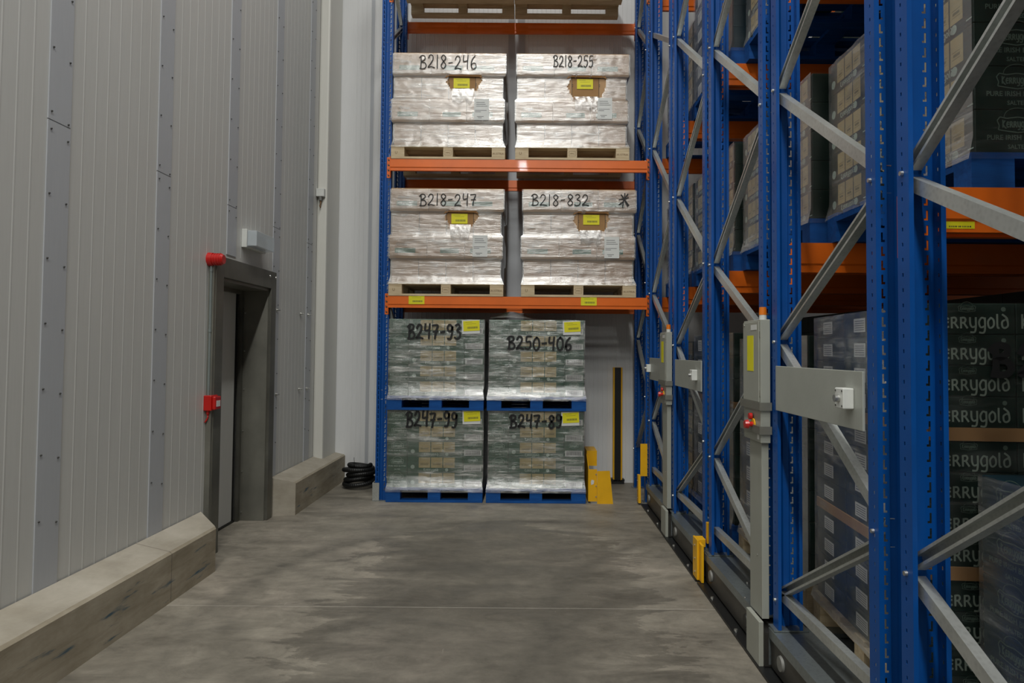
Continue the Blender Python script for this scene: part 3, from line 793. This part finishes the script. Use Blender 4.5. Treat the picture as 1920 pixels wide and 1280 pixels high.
# ================================================================== pallets
def pallet(name, loc, w_, d_, mt, label, group, brand=False, hgt=.144, long_x=True):
    t = thing(name, loc, label, 'pallet', group)
    key = (w_, d_, mt)
    if key not in PC:
        ms = []
        mb = MB(); n = 5 if mt == 'wood' else 7
        bw = .1 if mt == 'wood' else .11
        gap = (d_ - n*bw)/(n-1)
        for i in range(n): y = i*(bw+gap); mb.box(0, w_, y, y+bw, hgt-.022, hgt)
        ms.append(('deck', mb.mesh('deck', mt), (0,0,0)))
        cw = .12 if mt == 'wood' else .13; mw = .10 if mt == 'wood' else .13
        for x0, x1 in ((0, cw+.02), (w_/2-mw/2, w_/2+mw/2), (w_-cw-.02, w_)):
            ms.append(('stringer_board', MB().box(x0, x1, 0, d_, hgt-.044, hgt-.0221).mesh('stringer_board', mt), (0,0,0)))
        for x0, x1 in ((0, cw+.02), (w_/2-mw/2, w_/2+mw/2), (w_-cw-.02, w_)):
            for y0 in (0, d_/2-.05, d_-.1):
                ms.append(('block', MB().box(x0, x1, y0, y0+.1, .0221, hgt-.0441).mesh('block', mt), (0,0,0)))
        for y0 in (0, d_/2-.05, d_-.1):
            ms.append(('bottom_board', MB().box(0, w_, y0, y0+.1, 0, .022).mesh('bottom_board', mt), (0,0,0)))
        if brand:
            mb = MB(); f1 = font_mesh('AUSTRIA', .030, 'brand'); add_me(mb, f1, T((w_-.072, -.0008, .048)), 0)
            mb.box(w_/2-.036, w_/2+.036, -.0008, -.0004, .040, .0425).box(w_/2-.036, w_/2+.036, -.0008, -.0004, .088, .0905)
            mb.box(w_/2-.036, w_/2-.033, -.0008, -.0004, .0426, .0879).box(w_/2+.033, w_/2+.036, -.0008, -.0004, .0426, .0879)
            f2 = font_mesh('IPPC', .026, 'brand'); add_me(mb, f2, T((w_/2, -.0008, .055)), 0)
            f3 = font_mesh('U', .04, 'brand'); add_me(mb, f3, T((.055, -.0008, .05)), 0)
            ms.append(('stamp', mb.mesh('stamp', 'brand'), (0,0,0)))
        if mt == 'bluewood' and not brand:
            mb = MB(); f1 = font_mesh('C', .10, 'white_label', .004)
            add_me(mb, f1, T((-.0008, .22, .038)) @ Matrix.Rotation(-PI/2, 4, 'Z'), 0)
            ms.append(('stencil_mark', mb.mesh('stencil_mark', 'white_label'), (0,0,0)))
        PC[key] = ms
    for nme, me, lo in PC[key]:
        link(nme, me, t, lo)
    return t
PC = {}

# ================================================================== cartons
ART = {}
def oval_logo(mb, cx, cz, s_, mi=0):
    """scroll frame with an arched top, and the word in the middle"""
    pts = []
    for k in range(13):
        a = PI*k/12; pts.append((cx + math.cos(a)*.62*s_*.62, cz + .20*s_ + math.sin(a)*.26*s_))
    def rib(p, wd):
        for (x0, z0), (x1, z1) in zip(p[:-1], p[1:]):
            d = Vector((x1-x0, z1-z0)); 
            if d.length < 1e-6: continue
            n = Vector((-d.y, d.x)).normalized()*wd/2
            f = mb.bm.faces.new([mb.bm.verts.new(v) for v in ((x0+n.x, 0, z0+n.y), (x1+n.x, 0, z1+n.y), (x1-n.x, 0, z1-n.y), (x0-n.x, 0, z0-n.y))]); f.material_index = mi
    rib(pts, .018*s_)
    fr = [(-.5,.2),(-.58,.1),(-.52,-.05),(-.55,-.16),(-.3,-.2),(0,-.24),(.3,-.2),(.55,-.16),(.52,-.05),(.58,.1),(.5,.2),(.3,.16),(0,.2),(-.3,.16),(-.5,.2)]
    rib([(cx+x*s_, cz+z*s_) for x, z in fr], .03*s_)
    me, ww = stroke_mesh('kerrygold', .20*s_, .035*s_, 'paleprint', width=.86*s_, n=2)
    add_me(mb, me, T((cx-.43*s_, 0, cz-.09*s_)), mi)
def art(style, w_, h_):
    """printed front of a carton in its XZ plane: list of (name, mesh)"""
    key = (style, round(w_, 3), round(h_, 3))
    if key in ART: return ART[key]
    out = []
    if style == 'logo':       # logo, PURE IRISH BUTTER, SALTED
        mb = MB(); k = min(w_/.21, h_/.16); oval_logo(mb, w_/2, h_*.66, .115*k)
        add_me(mb, font_mesh('PURE IRISH BUTTER', .0215*k, 'paleprint', .0004), T((w_/2, 0, h_*.32)), 0)
        add_me(mb, font_mesh('SALTED', .0185*k, 'paleprint', .0004), T((w_/2, 0, h_*.12)), 0)
        out.append(('logo_print', mb.mesh('logo_print', 'paleprint')))
    elif style == 'logobadge':
        mb = MB(); k = h_/.155; oval_logo(mb, .15, h_*.66, .125*k)
        add_me(mb, font_mesh('PURE IRISH BUTTER', .0250*k, 'dimprint', .0004), T((.15, 0, h_*.30)), 0)
        add_me(mb, font_mesh('SALTED', .021*k, 'dimprint', .0004), T((.15, 0, h_*.10)), 0)
        out.append(('logo_print', mb.mesh('logo_print', 'dimprint')))
        mb = MB(); mb.cyl((w_-.06, 0, h_*.45), (w_-.06, -.0006, h_*.45), .022, seg=20); out.append(('round_badge', mb.mesh('round_badge', 'dimprint')))
    elif style == 'window':   # three tan packs, brand word, badges
        x0, x1, z0, z1 = w_*.2, w_*.86, h_*.27, h_*.93
        mb = MB(); pw = (x1-x0)/3
        for i in range(3):
            a, b_ = x0+i*pw+.004, x0+(i+1)*pw-.004
            mb.box(a, b_, -.0006, 0, z0, z1, mi=0)
            mb.box(a+.012, b_-.012, -.0009, -.0007, z0+.022, z0+.024, mi=1).box(a+.012, b_-.012, -.0009, -.0007, z0+.048, z0+.050, mi=1)
            mb.box(a+.018, b_-.018, -.0009, -.0007, z0+.031, z0+.041, mi=1)
            mb.box(a, a+.002, -.0009, -.0007, z0, z1, mi=1)
        out.append(('pack_window', mb.mesh('pack_window', 'tan', 'tandark')))
        me, ww = stroke_mesh('kerrygold', .024, .0042, 'paleprint', width=.15, n=2)
        mb = MB(); add_me(mb, me, T((w_*.3, 0, h_*.07)), 0)
        mb.box(w_*.9, w_*1.0-.006, -.0004, 0, h_*.12, h_*.15); out.append(('brand_word', mb.mesh('brand_word', 'paleprint')))
        mb = MB(); mb.cyl((w_*.1, 0, h_*.32), (w_*.1, -.0006, h_*.32), .021, seg=20).cyl((w_*.71, 0, h_*.14), (w_*.71, -.0006, h_*.14), .017, seg=20)
        out.append(('round_badge', mb.mesh('round_badge', 'paleprint')))
    elif style == 'barcode':  # small logo above a framed barcode label
        mb = MB(); oval_logo(mb, w_/2, h_*.74, .085); out.append(('logo_print', mb.mesh('logo_print', 'paleprint')))
        mb = MB().box(.012, w_-.012, -.0006, 0, h_*.06, h_*.44); rnd = random.Random(5); x = .026
        mb.box(.017, w_-.017, -.0009, -.0007, h_*.09, h_*.105, mi=1).box(.017, w_-.017, -.0009, -.0007, h_*.395, h_*.41, mi=1)
        while x < w_-.03:
            wd = rnd.choice((.004, .006, .0025)); mb.box(x, x+wd, -.0009, -.0007, h_*.13, h_*.37, mi=1); x += wd*1.7
        out.append(('barcode_label', mb.mesh('barcode_label', 'white_label', 'barprint')))
    elif style == 'bigword':
        me, ww = stroke_mesh('kerrygold', .046, .0064, 'midprint', width=w_*.86, n=3)
        mb = MB(); add_me(mb, me, T((w_*.06, 0, h_*.2)), 0); out.append(('brand_word', mb.mesh('brand_word', 'midprint')))
        mb = MB(); oval_logo(mb, w_*.45, h_*.82, .05)
        mb.cyl((w_*.86, 0, h_*.8), (w_*.86, -.0004, h_*.8), .008, seg=12); out.append(('logo_print', mb.mesh('logo_print', 'dimprint')))
    elif style == 'sidelabel':
        mb = MB().box(w_*.3, w_*.62, -.0006, 0, h_*.2, h_*.75)
        for k in range(5): mb.box(w_*.33, w_*.59, -.0009, -.0007, h_*(.27+.09*k), h_*(.30+.09*k), mi=1)
        out.append(('address_label', mb.mesh('address_label', 'white_label', 'barprint')))
    elif style == 'stripe':   # brown carton with green stripe
        mb = MB().box(.06, w_-.12, -.0006, 0, h_*.24, h_*.44); out.append(('green_stripe', mb.mesh('green_stripe', 'greenprint')))
        mb = MB(); add_me(mb, font_mesh('Ornua', .042, 'print'), T((.13, 0, h_*.56)), 0)
        add_me(mb, font_mesh('Butter', .03, 'paleprint'), T((.11, -.001, h_*.29)), 1)
        out.append(('brand_word', mb.mesh('brand_word', 'screw', 'paleprint')))
    elif style == 'stripe2':
        mb = MB().box(.14, w_-.06, -.0006, 0, h_*.24, h_*.44); out.append(('green_stripe', mb.mesh('green_stripe', 'greenprint')))
    elif style == 'seams':    # hand-hole seam dashes
        mb = MB().box(-.002, .002, -.0006, 0, .004, h_-.004)
        for z in (.6, .68): mb.box(.003, .012, -.0006, 0, h_*z, h_*(z+.02))
        out.append(('seam_marks', mb.mesh('seam_marks', 'print')))
    ART[key] = out
    return out

CB = {}
def carton_mesh(w_, d_, h_, mt):
    key = (round(w_, 3), round(d_, 3), round(h_, 3), mt)
    if key not in CB:
        g_ = .0015
        CB[key] = MB().box(g_, w_-g_, g_, d_-g_, 0, h_-g_).mesh('carton', mt)
    return CB[key]
ORD = ['first', 'second', 'third', 'fourth', 'fifth', 'sixth', 'seventh', 'eighth', 'ninth', 'tenth', 'eleventh', 'twelfth', 'thirteenth']
REST = []
def carton(x, y, z, w_, d_, h_, mt, label, group, front=None, side=None, name='carton', rest=False):
    if rest:
        REST.append((carton_mesh(w_, d_, h_, mt), T((x, y, z))))
        for nme, me in (art(front, w_, h_) if front else []): REST.append((me, T((x, y-.0012, z))))
        for nme, me in (art(side, d_, h_) if side else []): REST.append((me, T((x-.0012, y+d_, z)) @ Matrix.Rotation(-PI/2, 4, 'Z')))
        return
    o = link(name, carton_mesh(w_, d_, h_, mt), None, (x, y, z), bevel=.003)
    tag(o, label, 'carton', group)
    if front:
        for nme, me in art(front, w_, h_): link(nme, me, o, (0, -.0012, 0))
    if side:
        for nme, me in art(side, d_, h_): link(nme, me, o, (-.0012, d_, 0), rot=(0, 0, -PI/2))
    return o

# ------------------------------------------------------------------ stretch film
def wrap_mesh(rings, mt, nx=70, ny=24, hole=None, amp=.004, seed=0, sides='flrt', sub=4):
    """rings: (z, x0, x1, y0, y1) from the bottom up"""
    R = []
    for a, b_ in zip(rings[:-1], rings[1:]):
        n = max(1, int((b_[0]-a[0])/.02)) if sub else 1
        for k in range(n): R.append(tuple(a[j] + (b_[j]-a[j])*k/n for j in range(5)))
    R.append(rings[-1])
    bm = bmesh.new()
    def nz(u, v): return noise.noise(Vector((u*5+seed*7.3, v*16, seed*3.1))) + .5*noise.noise(Vector((u*14+v*9, v*30, seed)))
    def face(fn, n, hl=None):
        rows = [[bm.verts.new(fn(r, i/n)) for i in range(n+1)] for r in R]
        for a in range(len(R)-1):
            for i in range(n):
                if hl:
                    c = (rows[a][i].co + rows[a+1][i+1].co)/2
                    if hl(c): continue
                f = bm.faces.new((rows[a][i], rows[a][i+1], rows[a+1][i+1], rows[a+1][i])); f.smooth = True
    def env(t): return min(1, min(t, 1-t)*12)
    def fr_(r, t):
        x = r[1]+(r[2]-r[1])*t; return (x, r[3] - abs(amp*nz(x, r[0]))*env(t), r[0])
    def lf(r, t):
        y = r[3]+(r[4]-r[3])*t; return (r[1] - abs(amp*nz(y+4, r[0]))*env(t), y, r[0])
    def rt(r, t):
        y = r[3]+(r[4]-r[3])*t; return (r[2] + abs(amp*nz(y+9, r[0]))*env(t), y, r[0])
    if 'f' in sides: face(fr_, nx, hole)
    if 'l' in sides: face(lf, ny)
    if 'r' in sides: face(rt, ny)
    if 'b' in sides: face(lambda r, t: (r[1]+(r[2]-r[1])*t, r[4], r[0]), 4)
    bmesh.ops.delete(bm, geom=[v for v in bm.verts if not v.link_faces], context='VERTS')
    me = bpy.data.meshes.new('stretch_film'); bm.to_mesh(me); bm.free(); me.materials.append(M[mt]); return me

YL = label_mesh(.17, .105)
DOC = None
def doc_mesh():
    mb = MB().box(0, .155, -.0006, 0, 0, .225)
    for z, a, b_ in ((.185, .02, .11), (.165, .02, .12), (.10, .01, .13), (.085, .01, .07), (.035, .03, .10), (.02, .04, .08), (.145, .02, .14)): mb.box(a, b_, -.0009, -.0007, z, z+.005, mi=1)
    return mb.mesh('delivery_note', 'white_label', 'barprint')
DOC = doc_mesh()

# ------------------------------------------------------------------ brown carton loads on wooden pallets
def brown_load(x0, zb, code, tx, seed, hole_x, layout, star=False, hole_z=(0,1), doc_px=None, lbl_px=None):
    y0 = 7.115; W = 1.2; D = .8; h = .2475
    where = 'load marked ' + code
    pallet('wooden_pallet', (x0, y0, zb), W, D, 'wood', 'pale wooden pallet under the brown carton load marked ' + code, 'wooden pallets on the fixed rack', True)
    z = zb + .144; rings = [(z-.02, x0-.004, x0+W+.006, y0-.008, y0+D)]
    for row in range(4):
        wide = row in (1, 3)
        xa = x0 + (.0 if wide else .022) + (.012 if row == 3 else 0); cw = .395 if wide else .286; n = 3 if wide else 4
        yy = y0 + (.012 if wide else .03)
        xb = xa + n*cw
        for i in range(n):
            for rowb in range(2):
                if rowb == 1 and i not in (0, n-1): continue
                st = None
                if rowb == 0: st = ('stripe' if i != 1 else 'stripe2') if wide else ('seams' if i > 0 else None)
                open_ = (row == 2 and i == 2)
                lab = 'brown carton in %s, %s row up, %s from left%s' % (where, ORD[row], ORD[i], ', at the back' if rowb else '')
                if open_ and rowb == 0: lab = 'bare brown carton with yellow label showing through torn film, ' + where
                o = carton(xa+i*cw, yy+rowb*.385, z, cw, .38, h, 'card' if not open_ else 'cardopen', lab, 'brown cartons on wooden pallets', st, rest=bool(rowb))
                if open_ and rowb == 0:
                    tag(link('yellow_label', YL, o, (cw/2-.005, -.003, h*.5)), 'yellow barcode label')
        pad = .009
        if row > 0: rings.append((z+.012, xa-pad, xb+pad, yy-pad, y0+D))
        else: rings.append((z+.06, xa-pad, xb+pad, yy-pad-.004, y0+D)); 
        rings.append((z+h-.012, xa-pad, xb+pad, yy-pad, y0+D))
        z += h+.001
    top = z
    hx0, hx1 = x0+hole_x[0], x0+hole_x[1]; hz0 = zb+.144+2*(h+.001) + h*hole_z[0]; hz1 = zb+.144+2*(h+.001)+h*hole_z[1]
    def hole(c):
        j = .018*noise.noise(Vector((c.x*25, c.z*25, seed)))
        tx_ = (c.x-hx0)/(hx1-hx0); tz = (c.z-hz0)/(hz1-hz0)
        return -.0 + j*2 < tx_ - .14*abs(tz-.6)*2 and tx_ + .1*abs(tz-.7)*2 < 1 + j*2 and 0+j*3 < tz < 1+j*3
    wme = wrap_mesh(rings, 'film_white', 84, 20, hole, .006, seed)
    t = thing('stretch_wrap', (0, 0, 0), 'whitish plastic wrap around the brown carton load marked ' + code, 'plastic wrap', 'plastic wraps on pallet loads')
    link('film_sleeve', wme, t)
    bm = bmesh.new()   # crumpled flap hanging under the torn window
    n, mrows = 16, 10; rows = []
    fw = (hx1-hx0)*.62; fh = .15; fx = hx0+(hx1-hx0)*.18
    for a in range(mrows+1):
        rr = []
        for i in range(n+1):
            u, v = i/n, a/mrows
            edge = 1 + .35*noise.noise(Vector((u*4, seed, 1)))
            rr.append(bm.verts.new((fx+fw*(u*(1-.15*v)+.05*v), y0+.006-.022*v*(1-v)*2 - .012 - .014*abs(noise.noise(Vector((u*6+v*3, v*5, seed)))), hz0+.01-fh*v*edge)))
        rows.append(rr)
    for a in range(mrows):
        for i in range(n): bm.faces.new((rows[a][i], rows[a][i+1], rows[a+1][i+1], rows[a+1][i])).smooth = True
    me = bpy.data.meshes.new('film_flap'); bm.to_mesh(me); bm.free(); me.materials.append(M['film_white']); link('film_flap', me, t)
    # torn cardboard edge above the bare carton
    mb = MB(); pts = [(hx0-.005, hz1-.03), (hx0+.03, hz1+.018), (hx0+.08, hz1+.028), (hx1-.08, hz1+.018), (hx1-.03, hz1+.024), (hx1+.005, hz1-.03), (hx1-.03, hz1-.012), (hx0+.04, hz1-.008)]
    mb.prism(pts, y0+.010, y0+.013, 'y'); 
    tag(mb.build('card_flap', 'cardtear', t), 'torn brown cardboard edge')
    me, ww = stroke_mesh(code, tx[3], .0105 if not star else .0095, 'ink', slant=.02, width=tx[2], n=5, jit=.05)
    tag(link('handwritten_code', me, t, (tx[0], y0-.006, tx[1])), 'black handwritten code ' + code)
    if star:
        q = P(1158, 389, Y=y0-.006); me, _ = stroke_mesh('*', .15, .012, 'ink', n=3)
        tag(link('handwritten_star', me, t, (q.x, y0-.006, q.z)), 'black handwritten star mark')
    q = P(doc_px[0], doc_px[1], Y=y0)
    tag(link('delivery_note', DOC, t, (q.x, y0-.003, q.z)), 'white printed delivery note')

def px_text(x0p, x1p, yb, yt, Y):
    a = P(x0p, yb, Y=Y); b_ = P(x1p, yb, Y=Y); c_ = P(x0p, yt, Y=Y)
    return (a.x, a.z, b_.x-a.x, c_.z-a.z)
YT = 7.11
L1, L2 = 2.137, 3.582
xl1 = P(728, 550, Y=7.115).x; xr1 = P(977, 550, Y=7.115).x; xl2 = P(733, 290, Y=7.115).x; xr2 = P(966, 290, Y=7.115).x
brown_load(xl2, L2, 'B218-246', px_text(786, 893, 128, 103, YT), 1, (.56, .95), 0, hole_z=(.38, 1.02), doc_px=(889, 225))
brown_load(xr2, L2, 'B218-255', px_text(1037, 1112, 125, 104, YT), 2, (.54, .96), 0, hole_z=(.08, 1.02), doc_px=(1120, 223))
brown_load(xl1, L1, 'B218-247', px_text(786, 893, 385, 363, YT), 3, (.57, .93), 0, hole_z=(.4, 1.02), doc_px=(886, 481))
brown_load(xr1, L1, 'B218-832', px_text(996, 1104, 385, 364, YT), 4, (.54, .92), 0, True, hole_z=(.2, 1.02), doc_px=(1133, 484))
# top level: only the pallets and the lower boxes lie in reach of the view
for x_, side_ in ((-1.30, 'left'), (-.09, 'right')):
    pallet('wooden_pallet', (x_-.12, 7.115, 5.472), 1.2, .8, 'wood', 'wooden pallet on the highest rack beam at the top, %s one' % side_, 'wooden pallets on the fixed rack', True)
    for i in range(3):
        carton(x_-.11+i*.395, 7.13, 5.617, .395, .38, .2475, 'card', 'brown carton on the highest %s pallet, %s from left' % (side_, ORD[i]), 'brown cartons on the highest pallets', None, rest=True)
        carton(x_-.11+i*.395, 7.515, 5.617, .395, .38, .2475, 'card', 'back brown carton on the highest %s pallet, %s from left' % (side_, ORD[i]), 'brown cartons on the highest pallets', None, rest=True)

# ------------------------------------------------------------------ green carton loads on blue pallets (floor)
COLW = (('left', .205, 'logo'), ('middle', .58, 'window'), ('right', .205, 'barcode'))
def green_load(x0, zb, code, tx, seed, lh, peak=False, lblp=None, W=1.03):
    y0 = 7.10; D = 1.0
    pallet('blue_pallet', (x0, y0, zb), W, D, 'bluewood', 'blue wooden pallet under the green carton load marked ' + code, 'blue pallets standing on the floor')
    z = zb+.144; xa = x0+(W-.99)/2
    rings = [(z-.040, x0-.004, x0+W+.004, y0-.012, y0+D), (z-.012, x0-.003, x0+W+.003, y0-.010, y0+D), (z+.016, x0+.002, x0+W-.002, y0+.002, y0+D), (z+.055, x0+.008, x0+W-.008, y0+.020, y0+D), (z+.11, xa-.008, xa+.99+.008, y0+.034, y0+D)]
    rw = ['bottom', 'second', 'third', 'fourth', 'top']
    for r_ in range(5):
        x = xa
        for cn, cw, st in COLW:
            carton(x, y0+.046, z, cw, .38, lh, 'green', 'green butter carton, %s column, %s row of load marked %s' % (cn, rw[r_], code), 'green butter cartons on the floor pallets', st)
            if cn != 'middle': carton(x, y0+.424, z, cw, .56, lh, 'green', 'back green carton, %s side, %s row of load marked %s' % (cn, rw[r_], code), 'green butter cartons on the floor pallets', rest=True)
            x += cw
        z += lh
    rings += [(z-.001, xa-.008, xa+.998, y0+.038, y0+D)]
    t = thing('stretch_wrap', (0, 0, 0), 'clear creased plastic wrap around the green carton load marked ' + code, 'plastic wrap', 'plastic wraps on pallet loads')
    link('film_sleeve', wrap_mesh(rings, 'film_clear', 72, 24, None, .008, seed), t)
    if peak:
        bm = bmesh.new(); n = 20
        rows = []
        for j in range(9):
            v = j/8; rows.append([bm.verts.new((xa+.99*i/n, y0+.038+.5*v, z+.002+ (.075*math.exp(-((i/n-.2-.1*v)/.16)**2)*(1-.0*v) + .02*(1-i/n))*min(1, v*3+.25))) for i in range(n+1)])
        for j in range(8):
            for i in range(n): bm.faces.new((rows[j][i], rows[j][i+1], rows[j+1][i+1], rows[j+1][i])).smooth = True
        me = bpy.data.meshes.new('film_top'); bm.to_mesh(me); bm.free(); me.materials.append(M['film_clear']); link('film_top', me, t)
    me, ww = stroke_mesh(code, tx[3], .020, 'ink', slant=.03, width=tx[2], n=5, jit=.05)
    tag(link('handwritten_code', me, t, (tx[0], y0+.022, tx[1])), 'black handwritten code ' + code)
    q = P(lblp[0], lblp[1], Y=y0-.004)
    tag(link('white_sheet', MB().box(-.10, .085, 0, .0006, -.03, .115).mesh('white_sheet', 'white_label'), t, (q.x, y0+.024, q.z), rot=(0, -.03, 0)), 'white sheet under yellow label')
    tag(link('yellow_label', YL, t, (q.x, y0+.022, q.z), rot=(0, -.06, 0)), 'yellow barcode label')
YG = 7.10
xgl = -1.484; xgr = P(911, 930, Y=7.10).x
green_load(xgl, .002, 'B247-99', px_text(760, 857, 800, 772, YG), 11, .1605, lblp=(885, 790), W=1.0)
green_load(xgr, .002, 'B247-89', px_text(955, 1054, 802, 778, YG), 12, .1605, lblp=(1071, 793))
green_load(xgl+.002, .95, 'B247-93', px_text(763, 863, 634, 607, YG), 13, .1605, lblp=(884, 620), W=1.0)
green_load(xgr, .95, 'B250-406', px_text(951, 1071, 655, 631, YG), 14, .1605, True, lblp=(1074, 622))

# ------------------------------------------------------------------ loads on the mobile racks
LEVN = {0: 'bottom level', 1: 'middle level', 2: 'upper level'}
RKN = {'F': 'unseen rack added beside the camera', 'E': 'nearest rack', 'D': 'second rack', 'C': 'third rack', 'B': 'fourth rack', 'A': 'farthest rack'}
CNAME = {'green': 'green', 'darkgreen': 'dark green', 'bluegreen': 'blue green'}
def second_load(rk, lv, nl):  # second-row loads, added to block the lamps and hide the lit back wall
    ry0, ry1 = RK[rk]; y0 = (ry0+ry1)/2 - .575; zb = {0: BZ+.021, 1: 2.136, 2: 3.581}[lv]
    pallet('wooden_pallet', (2.70, y0, zb), 1.04, 1.15, 'wood', 'added wooden pallet deeper in on %s of %s' % (LEVN[lv], RKN[rk]), 'pallets on the mobile racks')
    for r_ in range(nl):
        for i in range(3):
            for j in range(3): carton(2.72+i*.333, y0+.003+j*.38, zb+.144+r_*.155, .33, .378, .153, 'darkgreen', '', '', rest=True)
def mobile_load(rk, lv, X0, lh, nl, mt, pal, nfront, fst, sst, filmm, Wd=1.0, tiers=(), turn=0, rest=False, indiv=9):
    before = set(SC.objects)
    ry0, ry1 = RK[rk]
    y0 = (ry0+ry1)/2 - .575; D = 1.15
    zb = {0: BZ+.021, 1: 2.136, 2: 3.581}[lv]
    where = '%s of %s' % (LEVN[lv], RKN[rk])
    pallet('blue_pallet' if pal == 'bluewood' else 'wooden_pallet', (X0-.02, y0, zb), Wd+.04, D, pal,
           '%s pallet on %s along the right' % ('blue' if pal == 'bluewood' else 'wooden', where), 'pallets on the mobile racks')
    z = zb+.144
    cw = .291 if fst == 'bigword' else (Wd/3 if nfront != 1 else .4)
    for r_ in range(nl):
        if r_ in tiers:
            tag(MB().box(X0-.004, X0+Wd, y0+.006, y0+D-.01, z, z+.045).build('cardboard_tray', 'cardopen'), 'brown cardboard tray above %s carton row, %s' % (ORD[r_-1], where), 'tray')
            z += .045
        for i in range(nfront):
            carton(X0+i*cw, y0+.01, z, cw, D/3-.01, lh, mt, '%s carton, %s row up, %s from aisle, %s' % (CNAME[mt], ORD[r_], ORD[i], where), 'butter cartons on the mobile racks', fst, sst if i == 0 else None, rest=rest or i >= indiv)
        for j in (1, 2):
            carton(X0, y0+.003+j*D/3, z, min(.38, cw*1.2), D/3-.005, lh, mt, '%s aisle side carton, %s row up, %s back, %s' % (CNAME[mt], ORD[r_], ORD[j], where), 'butter cartons on the mobile racks', None, sst, rest=rest)
        z += lh
    rings = [(zb+.12, X0-.032, X0+Wd+.03, y0-.004, y0+D+.004), (zb+.20, X0-.012, X0+Wd+.01, y0+.002, y0+D-.004), (z, X0-.011, X0+Wd+.01, y0+.002, y0+D-.004)]
    t = thing('stretch_wrap', (0, 0, 0), 'plastic wrap around the carton load, ' + where, 'plastic wrap', 'plastic wraps on pallet loads')
    me = wrap_mesh(rings, filmm, 30, 50, None, .012, ord(rk)+lv, sides='l'); link('film_side', me, t)
    me = wrap_mesh(rings, 'film_dark', 30, 20, None, .004, ord(rk)+lv+3, sides='f'); link('film_front', me, t)
    if turn:
        bpy.context.view_layer.update()
        Rm = T((X0, y0, 0)) @ Matrix.Rotation(turn, 4, 'Z') @ T((-X0, -y0, 0))
        for o in set(SC.objects) - before:
            if o.parent is None: o.matrix_basis = Rm @ o.matrix_basis
    return y0, z
mobile_load('E', 0, 1.50, .16, 5, 'bluegreen', 'bluewood', 3, 'logobadge', 'logobadge', 'film_side', indiv=1)
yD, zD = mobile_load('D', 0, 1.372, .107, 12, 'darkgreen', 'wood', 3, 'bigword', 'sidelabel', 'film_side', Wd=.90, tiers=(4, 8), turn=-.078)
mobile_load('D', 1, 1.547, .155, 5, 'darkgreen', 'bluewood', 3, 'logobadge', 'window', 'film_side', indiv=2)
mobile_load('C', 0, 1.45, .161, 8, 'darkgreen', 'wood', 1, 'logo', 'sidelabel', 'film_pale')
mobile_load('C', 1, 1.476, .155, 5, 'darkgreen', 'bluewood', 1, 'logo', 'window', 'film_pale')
mobile_load('C', 2, 1.50, .155, 5, 'bluegreen', 'bluewood', 1, 'logo', 'window', 'film_side', rest=True)
for lv_ in (0, 1, 2): mobile_load('F', lv_, 1.47, .155, 8 if lv_ == 0 else 5, 'darkgreen', 'wood', 3, None, None, 'film_side', rest=True)  # loads of the unseen rack F, added to block the lamps
mobile_load('D', 2, 1.50, .155, 5, 'darkgreen', 'wood', 1, None, None, 'film_side', rest=True)
mobile_load('E', 2, 1.50, .155, 5, 'darkgreen', 'wood', 1, None, None, 'film_side', rest=True)  # load above the view, added to shade the levels below
mobile_load('B', 0, 1.42, .161, 8, 'darkgreen', 'bluewood', 1, 'logo', 'sidelabel', 'film_side', tiers=(5,))
mobile_load('B', 1, 1.43, .155, 5, 'darkgreen', 'bluewood', 1, 'logo', 'window', 'film_side')
mobile_load('B', 2, 1.42, .155, 6, 'bluegreen', 'bluewood', 1, 'logo', 'sidelabel', 'film_side', rest=True)
mobile_load('A', 0, 1.42, .161, 8, 'darkgreen', 'bluewood', 1, 'logo', 'window', 'film_side', rest=True)
mobile_load('A', 1, 1.42, .155, 5, 'bluegreen', 'bluewood', 1, 'logo', 'window', 'film_side', rest=True)
mobile_load('A', 2, 1.42, .155, 5, 'bluegreen', 'bluewood', 1, 'logo', 'window', 'film_side', rest=True)
for rk_ in 'DCBA':
    for lv_ in (0, 1, 2): second_load(rk_, lv_, 10 if lv_ == 0 else 6)
# large marker code on the front of the second rack's bottom load
q = P(1850, 703, Y=yD)
me, ww = stroke_mesh('B2', .102, .024, 'ink', n=5, gap=.25)
tw = thing('marker_code', (q.x, yD-.0782*(q.x-1.372)-.008, q.z), 'large black handwritten letters on the dark wrapped cartons at far right', 'handwriting', rz=-.078)
link('handwriting', me, tw)

# ------------------------------------------------------------------ the remaining, mostly hidden cartons as one object
bm = bmesh.new(); mats = []
for me, mx in REST:
    idx = []
    for m_ in me.materials:
        if m_ not in mats: mats.append(m_)
        idx.append(mats.index(m_))
    vs = [bm.verts.new(mx @ v.co) for v in me.vertices]
    for p_ in me.polygons:
        try: f = bm.faces.new([vs[i] for i in p_.vertices]); f.material_index = idx[p_.material_index]
        except ValueError: pass
me = bpy.data.meshes.new('cartons'); bm.to_mesh(me); bm.free()
for m_ in mats: me.materials.append(m_)
tag(link('cartons', me), 'the remaining cartons at the back and farther down the racks, half hidden', 'cartons', kind='stuff')
